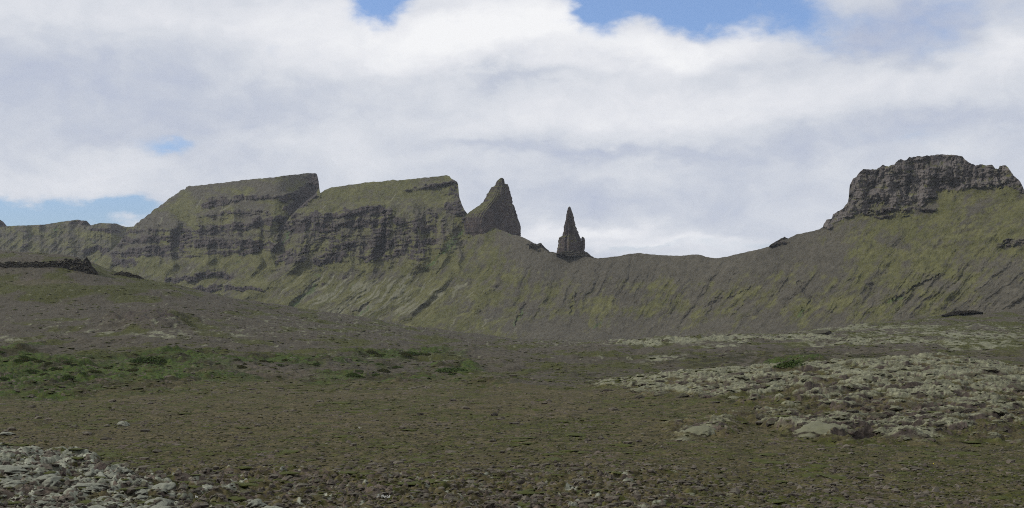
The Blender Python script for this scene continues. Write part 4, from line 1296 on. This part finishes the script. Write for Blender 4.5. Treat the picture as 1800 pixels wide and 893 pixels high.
# small flowers
def flowers(px, py, w, n, label, mat, nm='flower_clump'):
    x, y, z = ground_at(px, py, 34, 200)
    r = w * y / FPX / 2
    e = bpy.data.objects.new(nm, None)
    COL.objects.link(e)
    e.location = (x, y, z)
    tag(e, label, 'flowers')
    V, F, S, SF = [], [], [], []
    for k in range(max(n, 1)):
        a, d = random.uniform(0, 6.28), r * math.sqrt(random.random())
        h = random.uniform(0.07, 0.14)
        c = np.array([math.cos(a) * d, math.sin(a) * d * 0.8, h])
        nb = len(V)
        for p in range(6):
            t = p * 6.283 / 6
            V.append(c + np.array([math.cos(t) * 0.022, math.sin(t) * 0.014, 0.020 * math.sin(t)]))
        V.append(c + np.array([0, -0.008, 0.006]))
        F += [[nb + p, nb + (p + 1) % 6, nb + 6] for p in range(6)]
        m = len(S)
        S += [c * [1, 1, 0] + [-.004, 0, -.05], c * [1, 1, 0] + [.004, 0, -.05], c + [0.002, 0, 0], c + [-0.002, 0, 0]]
        SF.append([m, m + 1, m + 2, m + 3])
    a = tri_mesh('petals', V, F)
    link('petals', a, mat, e)
    b = tri_mesh('stems', S, SF)
    link('stems', b, mat_olive, e)


flowers(674, 878, 28, 26, 'little clump of white flowers near the bottom edge', mat_white)
flowers(346, 879, 6, 5, 'tiny clump of white flowers right of the lichen heap', mat_white)
flowers(632, 755, 6, 5, 'tiny white flowers far out on the plain', mat_white)
flowers(1640, 820, 3, 1, 'single yellow flower on the right of the plain', mat_yellow)


# gravel and moss tufts strewn over the plain
def strew(name, n, mat, smin, smax, pyfun, flat, seed, lift=0.0, clump=False):
    r = np.random.RandomState(seed)
    px = r.uniform(-60, 1860, n)
    py = pyfun(r, n)
    Y = ZC * FPX / (py - YH)
    X = (px - 900) / FPX * Y
    if clump:                                  # stones lie in drifts, fewer of them towards the right
        k = fbm(X / 2.2, Y / 3.0, seed % 40, 4) + 0.22 * r.randn(n) > 0.02 + 0.25 * sm(px, 900, 1700)
        X, Y = X[k], Y[k]
        n = len(X)
    z = ground_z(X, Y)
    s = np.exp(r.uniform(np.log(smin), np.log(smax), n)) * (0.45 + 0.55 * Y / 60)
    V0 = IV1[None] * (1 + 0.32 * r.randn(n, len(IV1), 1).clip(-1.2, 1.2))
    V0 = V0 * s[:, None, None] * np.stack([r.uniform(0.8, 1.5, n), r.uniform(0.7, 1.2, n), flat * r.uniform(0.6, 1.2, n)], -1)[:, None, :]
    a = r.rand(n) * 6.28
    ca, sa = np.cos(a)[:, None], np.sin(a)[:, None]
    vx = V0[..., 0] * ca - V0[..., 1] * sa
    vy = V0[..., 0] * sa + V0[..., 1] * ca
    V = np.stack([vx + X[:, None], vy + Y[:, None], V0[..., 2] + z[:, None] + lift * s[:, None]], -1).reshape(-1, 3)
    F = (IF1[None] + (np.arange(n) * len(IV1))[:, None, None]).reshape(-1, 3)
    return tag(link(name, tri_mesh(name, V, F, False), mat), kind='stuff')


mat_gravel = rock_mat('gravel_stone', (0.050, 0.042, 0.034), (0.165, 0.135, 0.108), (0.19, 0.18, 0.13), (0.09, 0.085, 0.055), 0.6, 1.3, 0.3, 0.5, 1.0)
mat_tuft = rock_mat('moss_tuft', (0.040, 0.040, 0.014), (0.058, 0.056, 0.022), (0.055, 0.058, 0.018), (0.075, 0.070, 0.030), 0.8, 3.0, 0.3)
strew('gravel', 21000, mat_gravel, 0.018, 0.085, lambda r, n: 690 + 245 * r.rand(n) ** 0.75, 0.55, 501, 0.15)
strew('moss', 16000, mat_tuft, 0.03, 0.13, lambda r, n: 690 + 245 * r.rand(n) ** 0.85, 0.40, 502, 0.05)


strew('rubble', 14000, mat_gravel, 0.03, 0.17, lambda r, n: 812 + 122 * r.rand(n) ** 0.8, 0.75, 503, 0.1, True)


mat_cushion = rock_mat('green_moss_cushion', (0.040, 0.046, 0.010), (0.060, 0.066, 0.014), (0.058, 0.068, 0.012), (0.074, 0.080, 0.020), 0.8, 4.0, 0.4)
strew('moss', 1500, mat_cushion, 0.16, 0.60, lambda r, n: 700 + 225 * r.rand(n) ** 0.8, 0.16, 504, 0.0, True)
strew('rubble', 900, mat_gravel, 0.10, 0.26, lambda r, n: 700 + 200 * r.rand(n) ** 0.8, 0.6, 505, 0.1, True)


def strew_far(name, n, mat, smin, smax, flat, seed, yr=(130, 760), pxr=(-60, 1860)):
    r = np.random.RandomState(seed)
    px = r.uniform(*pxr, n)
    Y = np.exp(r.uniform(np.log(yr[0]), np.log(yr[1]), n))
    X = (px - 900) / FPX * Y
    keep = fbm(X / 14, Y / 26, seed % 50, 3) + r.randn(n) * 0.15 > -0.02
    X, Y = X[keep], Y[keep]
    n = len(X)
    z = ground_z(X, Y)
    s = np.exp(r.uniform(np.log(smin), np.log(smax), n)) * (0.5 + 0.5 * Y / 250)
    V0 = IV1[None] * (1 + 0.30 * r.randn(n, len(IV1), 1).clip(-1.2, 1.2))
    V0 = V0 * s[:, None, None] * np.stack([r.uniform(0.9, 2.2, n), r.uniform(0.7, 1.4, n), flat * r.uniform(0.6, 1.3, n)], -1)[:, None, :]
    V = np.stack([V0[..., 0] + X[:, None], V0[..., 1] + Y[:, None], V0[..., 2] + z[:, None]], -1).reshape(-1, 3)
    F = (IF1[None] + (np.arange(n) * len(IV1))[:, None, None]).reshape(-1, 3)
    return tag(link(name, tri_mesh(name, V, F, False), mat), kind='stuff')


strew_far('heath', 17000, mat_olive, 0.12, 0.55, 0.42, 611)
strew_far('rubble', 9000, mat_gravel, 0.10, 0.40, 0.6, 627)


def build_haze():
    bm = bmesh.new()
    bmesh.ops.create_cube(bm, size=1.0)
    bmesh.ops.scale(bm, vec=(4200, 3300, 620), verts=bm.verts)
    bmesh.ops.translate(bm, vec=(0, 1550, 30), verts=bm.verts)
    me = bpy.data.meshes.new('haze')
    bm.to_mesh(me)
    bm.free()
    m = bpy.data.materials.new('haze_air')
    m.use_nodes = True
    T = NT(m.node_tree)
    v = T.n('ShaderNodeVolumePrincipled')
    v.inputs['Color'].default_value = (0.80, 0.86, 0.95, 1)
    v.inputs['Density'].default_value = HAZE_DENSITY
    v.inputs['Anisotropy'].default_value = 0.2
    o = T.n('ShaderNodeOutputMaterial')
    T.set(o.inputs['Volume'], v.outputs[0])
    tag(link('haze', me, m), kind='stuff')


build_haze()
